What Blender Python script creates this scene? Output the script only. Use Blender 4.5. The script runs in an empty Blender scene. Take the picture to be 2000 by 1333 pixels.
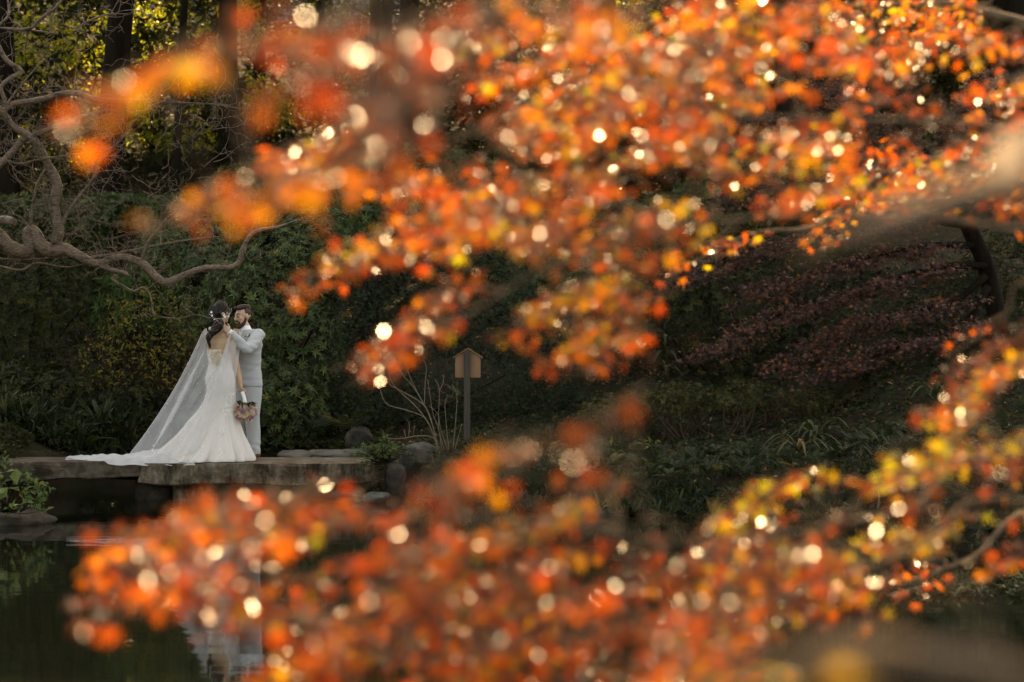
import bpy, bmesh, math, random
import numpy as np
from mathutils import Vector, Matrix, noise

rng = np.random.default_rng(7)
random.seed(7)
scn = bpy.context.scene
COL = scn.collection

# ------------------------------------------------------------------ camera, sky, sun, exposure
CAMZ, FPX, HOR = 2.09, 4722.0, 620.0
cd = bpy.data.cameras.new('camera'); cam = bpy.data.objects.new('camera', cd); COL.objects.link(cam)
cd.sensor_width = 36.0; cd.lens = 85.0; cd.clip_start = 0.1; cd.clip_end = 1500
cam.location = (0, 0, CAMZ)
cam.rotation_euler = (math.radians(90) - math.atan((666.5 - HOR) / FPX), 0, 0)
cd.dof.use_dof = True; cd.dof.focus_distance = 27.8; cd.dof.aperture_fstop = 2.1; cd.dof.aperture_blades = 0
scn.camera = cam

SUN_EL, SUN_AZ = math.radians(40), math.radians(10)
w = bpy.data.worlds.new('World'); scn.world = w; w.use_nodes = True
nt = w.node_tree
sky = nt.nodes.new('ShaderNodeTexSky'); sky.sky_type = 'NISHITA'; sky.sun_disc = False
sky.sun_elevation = SUN_EL; sky.sun_rotation = SUN_AZ; sky.air_density = 1.0; sky.dust_density = 3.0; sky.ozone_density = 1.0
bgn = nt.nodes['Background']; bgn.inputs['Strength'].default_value = 0.15
nt.links.new(sky.outputs[0], bgn.inputs['Color'])
sl = bpy.data.lights.new('sun', 'SUN'); sl.energy = 5.0; sl.angle = math.radians(0.53); sl.color = (1.0, 0.83, 0.63)
so = bpy.data.objects.new('sun', sl); COL.objects.link(so)
sdir = Vector((math.sin(SUN_AZ) * math.cos(SUN_EL), math.cos(SUN_AZ) * math.cos(SUN_EL), math.sin(SUN_EL)))
so.rotation_euler = sdir.to_track_quat('Z', 'Y').to_euler(); so.location = (5, 60, 50)
vs = scn.view_settings
vs.view_transform = 'Standard'; vs.look = 'None'; vs.exposure = 2.15; vs.gamma = 1.0; vs.use_curve_mapping = False
try:
    vs.use_white_balance = True; vs.white_balance_temperature = 11500; vs.white_balance_tint = 10
except Exception:
    pass
scn.cycles.use_denoising = True
scn.cycles.max_bounces = 8; scn.cycles.diffuse_bounces = 3; scn.cycles.glossy_bounces = 3
scn.cycles.transmission_bounces = 4; scn.cycles.transparent_max_bounces = 12
scn.cycles.caustics_reflective = False; scn.cycles.caustics_refractive = False
scn.cycles.sample_clamp_indirect = 6.0

# ------------------------------------------------------------------ helpers
def P(px, py, Y):
    """the point at distance Y seen at photograph position px, py"""
    return np.array([(px - 1000.0) / FPX * Y, Y, CAMZ - (py - HOR) / FPX * Y])

def tag(o, label=None, cat=None, group=None, kind=None):
    if label: o['label'] = label
    if cat: o['category'] = cat
    if group: o['group'] = group
    if kind: o['kind'] = kind
    return o

def empty(name, loc, label, cat, group=None):
    o = bpy.data.objects.new(name, None); COL.objects.link(o); o.location = loc
    o.empty_display_size = 0.1
    return tag(o, label, cat, group)

def mesh_np(V, faces, mat=None, tint=None, smooth=False):
    """V (n,3); faces: list of int arrays (m,k)"""
    V = np.asarray(V, dtype=np.float32)
    if not isinstance(faces, list): faces = [faces]
    faces = [np.asarray(f, dtype=np.int32) for f in faces if len(f)]
    me = bpy.data.meshes.new('mesh')
    me.vertices.add(len(V)); me.vertices.foreach_set('co', V.ravel())
    nl = sum(f.size for f in faces); npoly = sum(len(f) for f in faces)
    me.loops.add(nl); me.polygons.add(npoly)
    me.loops.foreach_set('vertex_index', np.concatenate([f.ravel() for f in faces]))
    starts = []; off = 0
    for f in faces:
        starts.append(off + np.arange(len(f)) * f.shape[1]); off += f.size
    me.polygons.foreach_set('loop_start', np.concatenate(starts).astype(np.int32))
    me.polygons.foreach_set('use_smooth', np.full(npoly, bool(smooth)))
    if tint is not None:
        a = me.attributes.new('tint', 'FLOAT', 'POINT'); a.data.foreach_set('value', np.asarray(tint, dtype=np.float32))
    me.update(calc_edges=True)
    if mat: me.materials.append(mat)
    return me

def link(name, me, parent=None, loc=None, kind=None, mat=None):
    """one mesh object; with a parent at loc p the vertices stay in world space"""
    o = bpy.data.objects.new(name, me); COL.objects.link(o)
    if mat and not me.materials: me.materials.append(mat)
    if parent:
        o.parent = parent
        l = Vector((0, 0, 0)); q = parent
        while q: l += q.location; q = q.parent
        o.location = -l if loc is None else Vector(loc) - l
    elif loc is not None: o.location = loc
    if kind: o['kind'] = kind
    return o

def unit(a):
    a = np.asarray(a, float); return a / np.maximum(np.linalg.norm(a, axis=-1, keepdims=True), 1e-9)

def frames(d, n):
    d = unit(d); s = unit(np.cross(d, n)); n2 = np.cross(s, d)
    return np.stack([s, d, n2], axis=-1)          # columns

def scatter(tv, tf, Pn, R, S):
    n, k = len(Pn), len(tv)
    V = np.einsum('nij,kj->nki', R, tv) * np.asarray(S)[:, None, None] + np.asarray(Pn)[:, None, :]
    F = (tf[None] + (np.arange(n) * k)[:, None, None]).reshape(-1, tf.shape[1])
    return V.reshape(-1, 3), F

def catmull(pts, rad, sub=4):
    pts = np.asarray(pts, float); rad = np.asarray(rad, float)
    n = len(pts)
    if n < 3:
        t = np.linspace(0, 1, sub + 1)[:, None]
        return pts[0] * (1 - t) + pts[-1] * t, rad[0] * (1 - t[:, 0]) + rad[-1] * t[:, 0]
    pp = np.vstack([2 * pts[0] - pts[1], pts, 2 * pts[-1] - pts[-2]])
    out, ro = [], []
    for i in range(n - 1):
        a, b, c, d = pp[i:i + 4]
        for t in np.arange(sub) / sub:
            out.append(0.5 * ((2 * b) + (-a + c) * t + (2 * a - 5 * b + 4 * c - d) * t * t + (-a + 3 * b - 3 * c + d) * t ** 3))
            ro.append(rad[i] * (1 - t) + rad[i + 1] * t)
    out.append(pts[-1]); ro.append(rad[-1])
    return np.array(out), np.array(ro)

def tube(pts, rad, sides=8, flat=None, caps=True):
    """swept tube -> V, list of faces (quads, tris). flat = (vector, factor) squashes along the vector"""
    pts = np.asarray(pts, float); n = len(pts); rad = np.broadcast_to(np.asarray(rad, float), (n,))
    tg = unit(np.gradient(pts, axis=0))
    ref = np.array([0., 0., 1.]) if abs(tg[0][2]) < .9 else np.array([0., 1., 0.])
    u = unit(np.cross(tg[0], ref)); V = []
    an = np.linspace(0, 2 * np.pi, sides, endpoint=False)
    for i in range(n):
        u = unit(u - tg[i] * np.dot(u, tg[i])); v = np.cross(tg[i], u)
        ring = rad[i] * (np.cos(an)[:, None] * u + np.sin(an)[:, None] * v)
        if flat is not None:
            fv = unit(np.asarray(flat[0], float)); ring = ring - (ring @ fv)[:, None] * fv * (1 - flat[1])
        V.append(pts[i] + ring)
    V = np.vstack(V)
    i = np.arange(n - 1)[:, None] * sides; j = np.arange(sides)[None]; k = (j + 1) % sides
    Q = np.stack([i + j, i + k, i + sides + k, i + sides + j], -1).reshape(-1, 4)
    T = np.zeros((0, 3), int)
    if caps:
        c0, c1 = len(V), len(V) + 1
        V = np.vstack([V, pts[0], pts[-1]]); jj = np.arange(sides); kk = (jj + 1) % sides; e = (n - 1) * sides
        T = np.vstack([np.stack([np.full(sides, c0), kk, jj], -1), np.stack([np.full(sides, c1), e + jj, e + kk], -1)])
    return V, [Q, T]

def merge(parts):
    Vs, by, off = [], {}, 0
    for V, F in parts:
        Vs.append(V)
        for f in (F if isinstance(F, list) else [F]):
            if len(f): by.setdefault(f.shape[1], []).append(f + off)
        off += len(V)
    return np.vstack(Vs), [np.vstack(x) for x in by.values()]

def ellipsoid(c, r, rot=None, seg=20, ring=12):
    th = np.linspace(0, np.pi, ring + 1)[1:-1]; ph = np.linspace(0, 2 * np.pi, seg, endpoint=False)
    V = [(math.sin(t) * math.cos(p), math.sin(t) * math.sin(p), math.cos(t)) for t in th for p in ph]
    V = np.array(V + [(0, 0, 1), (0, 0, -1)]) * np.asarray(r, float)
    if rot is not None: V = V @ np.asarray(rot).T
    V = V + np.asarray(c, float); m = len(th)
    i = np.arange(m - 1)[:, None] * seg; j = np.arange(seg)[None]; k = (j + 1) % seg
    Q = np.stack([i + j, i + seg + j, i + seg + k, i + k], -1).reshape(-1, 4)
    jj = np.arange(seg); kk = (jj + 1) % seg; t0 = m * seg; b = (m - 1) * seg
    T = np.vstack([np.stack([np.full(seg, t0), jj, kk], -1), np.stack([np.full(seg, t0 + 1), b + kk, b + jj], -1)])
    return V, [Q, T]

def loft(sec, seg=28, caps=True):
    """sec: (cx, cy, z, rx, ry, yaw) horizontal ellipses, bottom first"""
    an = np.linspace(0, 2 * np.pi, seg, endpoint=False); V = []
    for cx, cy, z, rx, ry, yw in sec:
        x, y = rx * np.cos(an), ry * np.sin(an)
        V.append(np.stack([cx + x * math.cos(yw) - y * math.sin(yw), cy + x * math.sin(yw) + y * math.cos(yw), np.full(seg, z)], -1))
    V = np.vstack(V); n = len(sec)
    i = np.arange(n - 1)[:, None] * seg; j = np.arange(seg)[None]; k = (j + 1) % seg
    Q = np.stack([i + j, i + k, i + seg + k, i + seg + j], -1).reshape(-1, 4); T = np.zeros((0, 3), int)
    if caps:
        c0 = len(V); V = np.vstack([V, [sec[0][0], sec[0][1], sec[0][2]], [sec[-1][0], sec[-1][1], sec[-1][2]]])
        jj = np.arange(seg); kk = (jj + 1) % seg; e = (n - 1) * seg
        T = np.vstack([np.stack([np.full(seg, c0), kk, jj], -1), np.stack([np.full(seg, c0 + 1), e + jj, e + kk], -1)])
    return V, [Q, T]

def remesh(parts, voxel, it=4, fac=0.5):
    """overlapping closed shells -> one continuous smooth skin"""
    V, F = merge(parts); me = mesh_np(V, F)
    o = bpy.data.objects.new('tmp', me); COL.objects.link(o)
    m = o.modifiers.new('r', 'REMESH'); m.mode = 'VOXEL'; m.voxel_size = voxel; m.use_smooth_shade = True
    s = o.modifiers.new('s', 'SMOOTH'); s.factor = fac; s.iterations = it
    dg = bpy.context.evaluated_depsgraph_get(); dg.update()
    out = bpy.data.meshes.new_from_object(o.evaluated_get(dg))
    bpy.data.objects.remove(o); bpy.data.meshes.remove(me)
    out.polygons.foreach_set('use_smooth', np.ones(len(out.polygons), bool))
    return out

def getv(me):
    a = np.empty(len(me.vertices) * 3, np.float32); me.vertices.foreach_get('co', a); return a.reshape(-1, 3)
def setv(me, V):
    me.vertices.foreach_set('co', np.asarray(V, np.float32).ravel()); me.update()

# ------------------------------------------------------------------ materials
def newmat(name):
    m = bpy.data.materials.new(name); m.use_nodes = True; nt = m.node_tree
    return m, nt, nt.nodes['Principled BSDF'], nt.nodes['Material Output']

def ramp(nt, stops, inp):
    r = nt.nodes.new('ShaderNodeValToRGB'); e = r.color_ramp.elements
    while len(e) < len(stops): e.new(0.5)
    for el, (p, c) in zip(e, stops): el.position = p; el.color = (*c, 1)
    nt.links.new(inp, r.inputs[0]); return r.outputs[0]

def noise_node(nt, scale, detail=6, rough=.6, coord='Object', stretch=None):
    tc = nt.nodes.new('ShaderNodeTexCoord'); n = nt.nodes.new('ShaderNodeTexNoise')
    n.inputs['Scale'].default_value = scale; n.inputs['Detail'].default_value = detail; n.inputs['Roughness'].default_value = rough
    src = tc.outputs[coord]
    if stretch:
        mp = nt.nodes.new('ShaderNodeMapping'); mp.inputs['Scale'].default_value = stretch
        nt.links.new(src, mp.inputs[0]); src = mp.outputs[0]
    nt.links.new(src, n.inputs['Vector']); return n.outputs['Fac']

def bump(nt, bsdf, fac, strength, dist=0.02):
    b = nt.nodes.new('ShaderNodeBump'); b.inputs['Strength'].default_value = strength; b.inputs['Distance'].default_value = dist
    nt.links.new(fac, b.inputs['Height']); nt.links.new(b.outputs[0], bsdf.inputs['Normal'])

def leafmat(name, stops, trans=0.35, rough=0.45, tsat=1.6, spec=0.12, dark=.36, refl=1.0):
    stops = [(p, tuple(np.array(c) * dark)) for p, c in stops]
    m, nt, b, out = newmat(name)
    a = nt.nodes.new('ShaderNodeAttribute'); a.attribute_name = 'tint'
    c = ramp(nt, stops, a.outputs['Fac'])
    h = nt.nodes.new('ShaderNodeVectorMath'); h.operation = 'SCALE'; h.inputs['Scale'].default_value = refl; nt.links.new(c, h.inputs[0])
    nt.links.new(h.outputs[0], b.inputs['Base Color']); b.inputs['Roughness'].default_value = rough
    b.inputs['Specular IOR Level'].default_value = spec
    t = nt.nodes.new('ShaderNodeBsdfTranslucent')
    g = nt.nodes.new('ShaderNodeVectorMath'); g.operation = 'SCALE'; g.inputs['Scale'].default_value = tsat
    nt.links.new(c, g.inputs[0]); nt.links.new(g.outputs[0], t.inputs['Color'])
    mx = nt.nodes.new('ShaderNodeMixShader'); mx.inputs[0].default_value = trans
    nt.links.new(b.outputs[0], mx.inputs[1]); nt.links.new(t.outputs[0], mx.inputs[2])
    nt.links.new(mx.outputs[0], out.inputs['Surface']); return m

def simple(name, stops, scale=8, rough=.7, bmp=.3, bscale=None, stretch=None, spec=.4, dist=.01, coord='Object'):
    m, nt, b, out = newmat(name)
    f = noise_node(nt, scale, stretch=stretch, coord=coord); nt.links.new(ramp(nt, stops, f), b.inputs['Base Color'])
    b.inputs['Roughness'].default_value = rough; b.inputs['Specular IOR Level'].default_value = spec
    if bmp: bump(nt, b, noise_node(nt, bscale or scale * 3, 8, .65, stretch=stretch, coord=coord), bmp, dist)
    return m

M = {}
M['ground'] = simple('soil and litter', [(.3, (.010, .007, .004)), (.48, (.024, .016, .008)), (.58, (.014, .018, .007)), (.72, (.042, .025, .012))], 2.2, .95, .8, 14, dist=.06, spec=.1)
M['stone'] = simple('granite slab', [(.25, (.05, .042, .035)), (.45, (.09, .078, .065)), (.6, (.13, .115, .095)), (.8, (.17, .15, .13))], 3.2, .85, .7, 26, spec=.1, dist=.02)
M['darkstone'] = simple('weathered stone', [(.3, (.016, .013, .011)), (.5, (.045, .036, .028)), (.62, (.07, .056, .044)), (.75, (.032, .036, .016))], 4.5, .8, .9, 16, spec=.1, dist=.03)
M['palestone'] = simple('pale stone', [(.3, (.04, .036, .03)), (.5, (.09, .082, .068)), (.7, (.14, .13, .105))], 5, .85, .8, 18, spec=.1, dist=.03)
M['bark_myrtle'] = simple('smooth myrtle bark', [(.36, (.03, .017, .009)), (.45, (.11, .064, .038)), (.52, (.17, .108, .07)), (.57, (.06, .033, .019)), (.66, (.22, .15, .105))], 13, .5, .9, 45, stretch=(.6, 1, 1.4), dist=.02)
M['bark_dark'] = simple('dark bark', [(.3, (.006, .004, .0025)), (.6, (.015, .0105, .007)), (.8, (.026, .018, .012))], 6, .95, .9, 20, stretch=(1, 1, .2), dist=.04, spec=.08)
M['bark_maple'] = simple('maple bark', [(.3, (.06, .04, .026)), (.55, (.12, .082, .056)), (.8, (.18, .13, .095))], 14, .9, .5, 40, spec=.05)
M['twig'] = simple('bare twig', [(.3, (.07, .043, .026)), (.6, (.15, .10, .066)), (.8, (.22, .16, .115))], 12, .6, .2, 40)
M['twig_brown'] = simple('brown twig', [(.3, (.018, .011, .006)), (.7, (.05, .03, .018))], 12, .8, .2, 40, spec=.1)

M['leaf_rhodo'] = leafmat('broadleaf evergreen', [(0, (.018, .030, .008)), (.45, (.046, .068, .020)), (.8, (.085, .11, .032)), (.97, (.13, .15, .04)), (1, (.3, .2, .05))], .2, .36, spec=.32, dark=1.05)
M['leaf_yew'] = leafmat('dark needle', [(0, (.012, .022, .009)), (.6, (.028, .046, .019)), (1, (.055, .075, .03))], .12, .5, spec=.18, dark=.58)
M['leaf_mid'] = leafmat('mid green', [(0, (.022, .028, .008)), (.5, (.055, .062, .018)), (.85, (.10, .10, .026)), (1, (.22, .15, .035))], .25, .45, spec=.2, dark=.5)
M['leaf_cover'] = leafmat('ground cover', [(0, (.018, .027, .010)), (.55, (.048, .062, .024)), (.9, (.095, .108, .042)), (1, (.24, .15, .05))], .22, .45, spec=.18, dark=.56)
M['leaf_yellow'] = leafmat('yellowing leaf', [(0, (.07, .085, .02)), (.4, (.2, .18, .035)), (.75, (.34, .23, .045)), (1, (.3, .12, .03))], .35, .45, dark=.6)
M['leaf_bamboo'] = leafmat('grass blade', [(0, (.022, .036, .014)), (.5, (.055, .075, .028)), (.85, (.11, .12, .05)), (1, (.3, .25, .13))], .3, .45, spec=.2, dark=.55)
M['leaf_olive'] = leafmat('olive azalea', [(0, (.03, .032, .012)), (.5, (.075, .07, .025)), (.9, (.12, .10, .035)), (1, (.22, .12, .04))], .25, .5, dark=.8)
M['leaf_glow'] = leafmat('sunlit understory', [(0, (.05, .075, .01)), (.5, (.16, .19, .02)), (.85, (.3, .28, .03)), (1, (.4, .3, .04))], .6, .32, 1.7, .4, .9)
M['leaf_canopy'] = leafmat('canopy', [(0, (.022, .03, .008)), (.6, (.05, .06, .014)), (1, (.11, .10, .02))], .25, .5, 1.2, .08, .35)
M['leaf_purple'] = leafmat('purple maple', [(0, (.022, .009, .006)), (.5, (.085, .03, .02)), (.8, (.18, .066, .045)), (.93, (.3, .095, .04)), (1, (.45, .13, .02))], .25, .4, 1.4, .3, .8)
M['leaf_orange'] = leafmat('autumn maple', [(0, (.05, .017, .006)), (.14, (.19, .042, .009)), (.28, (.44, .055, .013)), (.45, (.56, .11, .014)), (.65, (.58, .19, .02)), (.84, (.54, .30, .025)), (1, (.40, .36, .03))], .52, .26, 2.1, .30, .45, .36)
M['leaf_litter'] = leafmat('fallen leaf', [(0, (.06, .035, .018)), (.5, (.16, .085, .04)), (.85, (.3, .17, .08)), (1, (.4, .26, .12))], .15, .6, dark=.8)
M['leaf_bright'] = leafmat('bright lobed leaf', [(0, (.05, .10, .03)), (.6, (.12, .20, .06)), (1, (.22, .28, .08))], .3, .4, dark=.52)
M['leaf_pale'] = leafmat('pale leaf', [(0, (.07, .10, .055)), (.6, (.15, .19, .11)), (1, (.26, .28, .17))], .25, .4)

# ------------------------------------------------------------------ terrain
SX = np.array([-60, -12, -6.6, -6.1, -5.7, -5.2, -3, -2.0, -1.65, -1.0, 0, 1.6, 2.8, 3.6, 4.4, 6, 12, 60.])
SY = np.array([24, 24, 24.6, 25.2, 28.2, 29.8, 30.2, 29.6, 28.3, 26.9, 26.1, 25.3, 24.9, 23.5, 20.0, 18.6, 17.5, 16.])
def gz(x, y):
    x = np.asarray(x, float); y = np.asarray(y, float)
    t = y - np.interp(x, SX, SY)
    far = -0.55 + 0.95 * np.clip(t / 0.8 + .55, 0, 1) ** 1.0
    far = far + .075 * np.clip(t - .3, 0, 7) + .24 * np.clip(t - 7.3, 0, 60) + .40 * np.clip(t - 67, 0, 120) - .05 * np.clip(-x - 2, 0, 4) * 0
    near = -0.55 + 1.0 * np.clip((9.2 + .5 * np.sin(x * .7) - y) / 0.9, 0, 1)
    z = np.maximum(far, near)
    n = .05 * np.sin(x * 1.7 + .6 * y) * np.sin(y * 1.3 - .4 * x) + .03 * np.sin(4.1 * x + 1) * np.sin(3.7 * y)
    return z + n * np.clip(z + .3, 0, 1)
gx = np.unique(np.concatenate([np.linspace(-200, -20, 16), np.linspace(-20, -8, 25), np.linspace(-8, 8, 110), np.linspace(8, 20, 25), np.linspace(20, 200, 16)]))
gy = np.unique(np.concatenate([np.linspace(-200, -10, 14), np.linspace(-10, 16, 50), np.linspace(16, 40, 150), np.linspace(40, 100, 90), np.linspace(100, 260, 40)]))
XX, YY = np.meshgrid(gx, gy); ZZ = gz(XX, YY)
nx, ny = len(gx), len(gy)
i = np.arange(ny - 1)[:, None] * nx; j = np.arange(nx - 1)[None]
Q = np.stack([i + j, i + j + 1, i + nx + j + 1, i + nx + j], -1).reshape(-1, 4)
o = link('ground', mesh_np(np.stack([XX.ravel(), YY.ravel(), ZZ.ravel()], -1), Q, M['ground'], smooth=True)); tag(o, 'dark sloping garden ground with leaf litter', 'ground', kind='structure')

m, nt, b, out = newmat('pond water')
b.inputs['Base Color'].default_value = (.006, .007, .004, 1); b.inputs['Roughness'].default_value = .025; b.inputs['IOR'].default_value = 1.33
f1 = noise_node(nt, 1.6, 3, .5, stretch=(.55, 2.2, 1)); bump(nt, b, f1, .035, .05)
M['water'] = m
o = link('pond_water', mesh_np([(-45, 4, 0), (45, 4, 0), (45, 34, 0), (-45, 34, 0)], np.array([[0, 1, 2, 3]]), m)); tag(o, 'dark still pond water with faint ripples', 'water', kind='structure')

# ------------------------------------------------------------------ rocks and the stone bridge
def rock(name, c, r, mat, seed, label=None, cat='rock', group=None, rough=.25, sub=4, square=1.0, yaw=0, parent=None):
    bm = bmesh.new(); bmesh.ops.create_icosphere(bm, subdivisions=sub, radius=1)
    cy, sy = math.cos(yaw), math.sin(yaw)
    for v in bm.verts:
        d = v.co.normalized(); k = 1.0
        if square != 1.0:
            k = 1.0 / (abs(d.x) ** square + abs(d.y) ** square + abs(d.z) ** square) ** (1 / square)
        n = noise.fractal(d * 1.3 + Vector((seed * 3.7, seed, 0)), .9, 2.1, 5) * rough + noise.noise(d * 6 + Vector((seed, 0, 0))) * rough * .12
        q = d * k * (1 + n)
        x, y = q.x * r[0], q.y * r[1]
        v.co = (c[0] + x * cy - y * sy, c[1] + x * sy + y * cy, c[2] + q.z * r[2])
    me = bpy.data.meshes.new('mesh'); bm.to_mesh(me); bm.free()
    me.polygons.foreach_set('use_smooth', np.ones(len(me.polygons), bool)); me.materials.append(mat)
    o = link(name, me, parent)
    if label: tag(o, label, cat, group)
    return o

def slab(name, outline, z0, z1, mat, label, seed, amp=.03, cat='stone slab', botnoise=.05):
    """outline: xy polygon (ccw); a thick stone plate with a rough broken edge"""
    pts = np.array(outline, float); per = []
    for a, c in zip(pts, np.roll(pts, -1, 0)):
        n = max(2, int(np.linalg.norm(c - a) / .04))
        for t in np.arange(n) / n: per.append(a * (1 - t) + c * t)
    per = np.array(per); n = len(per); cen = per.mean(0)
    rings = []
    lv = [(z1, -.03), (z1 - .006, -.012), (z1 - .03, 0)] + [(z1 - .03 - (z1 - z0 - .05) * k, 0) for k in np.linspace(.12, 1, 8)] + [(z0, -.05)]
    for k, (z, ins) in enumerate(lv):
        d = unit(cen - per)
        nn = np.array([noise.fractal(Vector((p[0] * 2.2, p[1] * 2.2, z * 4 + seed)), .9, 2, 4) for p in per])
        n2 = np.array([noise.noise(Vector((p[0] * 1.6, p[1] * 1.6 + seed, 0))) for p in per])
        q = per + d * (-ins) + d * (nn * amp * (0.3 if k < 2 else 1.2))[:, None]
        zz = np.full(n, z) + (n2 * botnoise * max(0, (k - 3)) / 7)
        rings.append(np.column_stack([q, zz]))
    V = np.vstack(rings + [np.array([[*cen, z1 + .004]]), np.array([[*cen, z0]])]); L = len(rings)
    a = np.arange(L - 1)[:, None] * n; jj = np.arange(n)[None]; kk = (jj + 1) % n
    Qd = np.stack([a + jj, a + n + jj, a + n + kk, a + kk], -1).reshape(-1, 4)
    jj = np.arange(n); kk = (jj + 1) % n
    T = np.vstack([np.stack([np.full(n, L * n), jj, kk], -1), np.stack([np.full(n, L * n + 1), (L - 1) * n + kk, (L - 1) * n + jj], -1)])
    o = link(name, mesh_np(V, [Qd, T], mat, smooth=False)); return tag(o, label, cat)

# streaked slab stone: dark vertical water stains on the faces
def stained(name):
    m, nt, b, out = newmat(name)
    f = noise_node(nt, 4.5, 12, .78); base = ramp(nt, [(.36, (.075, .05, .032)), (.5, (.16, .115, .078)), (.62, (.27, .215, .16))], f)
    s = noise_node(nt, 3.4, 6, .7, stretch=(1.3, .6, .4)); sr = ramp(nt, [(.40, (.2, .18, .17)), (.58, (1, 1, 1))], s)
    geo = nt.nodes.new('ShaderNodeNewGeometry'); sp = nt.nodes.new('ShaderNodeSeparateXYZ'); nt.links.new(geo.outputs['Normal'], sp.inputs[0])
    mr = nt.nodes.new('ShaderNodeMapRange'); mr.inputs[1].default_value = .5; mr.inputs[2].default_value = .9; nt.links.new(sp.outputs['Z'], mr.inputs[0])
    mx = nt.nodes.new('ShaderNodeMix'); mx.data_type = 'RGBA'; mx.blend_type = 'MULTIPLY'; mx.inputs[0].default_value = 1
    nt.links.new(base, mx.inputs[6]); nt.links.new(sr, mx.inputs[7])
    m2 = nt.nodes.new('ShaderNodeMix'); m2.data_type = 'RGBA'; nt.links.new(mr.outputs[0], m2.inputs[0])
    nt.links.new(mx.outputs[2], m2.inputs[6]); nt.links.new(base, m2.inputs[7])
    nt.links.new(m2.outputs[2], b.inputs['Base Color']); b.inputs['Roughness'].default_value = .9; b.inputs['Specular IOR Level'].default_value = .12
    bump(nt, b, noise_node(nt, 22, 8, .75), 1.0, .03); return m
M['slab'] = stained('stained bridge stone')
DECK = 0.44
slab('bridge_slab', [(-4.22, 27.34), (-4.10, 27.28), (-3.2, 27.27), (-1.66, 27.30), (-1.60, 27.5), (-1.62, 28.45), (-2.8, 28.5), (-4.2, 28.48)], .195, DECK, M['slab'],
     'thick pale stone bridge slab the couple stands on', 3.1, .03)
M['slab_dark'] = simple('dark bridge stone', [(.3, (.022, .015, .010)), (.45, (.06, .043, .030)), (.55, (.11, .085, .062)), (.7, (.04, .028, .019))], 3.4, .85, .8, 20, stretch=(1, 1, 1), spec=.1, dist=.03)
slab('bridge_slab', [(-6.9, 27.45), (-5.6, 27.42), (-4.9, 27.5), (-4.235, 27.46), (-4.215, 27.9), (-4.23, 28.52), (-5.4, 28.5), (-6.9, 28.5)], .24, DECK + .004, M['slab_dark'],
     'darker stone bridge slab carrying the tip of the train', 8.3, .05, botnoise=.10)
rock('bridge_pier', (-3.62, 27.75, .05), (.26, .28, .24), M['slab'], 2.2, 'squared stone pier under the pale bridge slab', 'pier', rough=.1, square=6)
rock('bridge_pier', (-4.12, 28.0, .05), (.22, .3, .26), M['darkstone'], 5.2, 'dark stone pier where the two bridge slabs meet', 'pier', rough=.15, square=5)
rock('boulder', P(812, 905, 27.7) + [0, 0, -.03], (.23, .2, .2), M['darkstone'], 1.3, 'rounded dark boulder below the bare branching shrub', rough=.18)
rock('boulder', P(772, 936, 27.3), (.12, .12, .2), M['darkstone'], 4.3, 'upright brown boulder beside the end of the bridge slab', rough=.15)
rock('boulder', P(822, 880, 28.3), (.2, .15, .09), M['palestone'], 6.3, 'flat grey stone behind the rounded dark boulder', rough=.2)
rock('boulder', P(700, 858, 30.0), (.15, .13, .15), M['darkstone'], 7.9, 'pale upright stone at the foot of the clipped evergreen mound', rough=.24, square=2.6)
rock('boulder', P(672, 966, 27.5), (.22, .14, .06), M['palestone'], 11.3, 'flat pale stone at the waterline under the slab end', rough=.2)
rock('boulder', P(735, 972, 27.2), (.17, .14, .07), M['palestone'], 12.3, 'grey stone at the waterline below the ivy', rough=.2)
rock('boulder', P(14, 1022, 24.4) + [0, .2, 0], (.42, .35, .15), M['darkstone'], 14.3, 'long dark mossy rock at the left edge of the pond', rough=.22)
rock('boulder', P(-60, 1000, 24.7) + [0, .2, 0], (.4, .35, .24), M['darkstone'], 15.3, 'dark rock cut by the left border behind the mossy rock', rough=.22)
rock('boulder', P(1440, 945, 26.1), (.22, .2, .14), M['darkstone'], 17.3, 'pale-topped rock on the right bank left of the strap-leaved clump', rough=.25)
rock('boulder', P(1610, 952, 25.4), (.27, .2, .15), M['darkstone'], 18.3, 'dark grey rock on the bank right of the drooping strap leaves', rough=.25)
for k, (px, py, Y, rx, lab) in enumerate([(640, 889, 29.2, .28, 'flat stepping stone just behind the pale bridge slab'), (690, 887, 29.4, .22, 'smaller stepping stone nearest the upright pale stone'), (575, 890, 29.0, .2, 'stepping stone nearest the groom on the path')]):
    c = P(px, py, Y); rock('stepping_stone', (c[0], c[1], max(c[2], float(gz(c[0], c[1])) + .0)), (rx, .3, .06), M['stone'], 20 + k, lab, 'stone', 'stepping stones behind the bridge', rough=.12, square=3)

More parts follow.
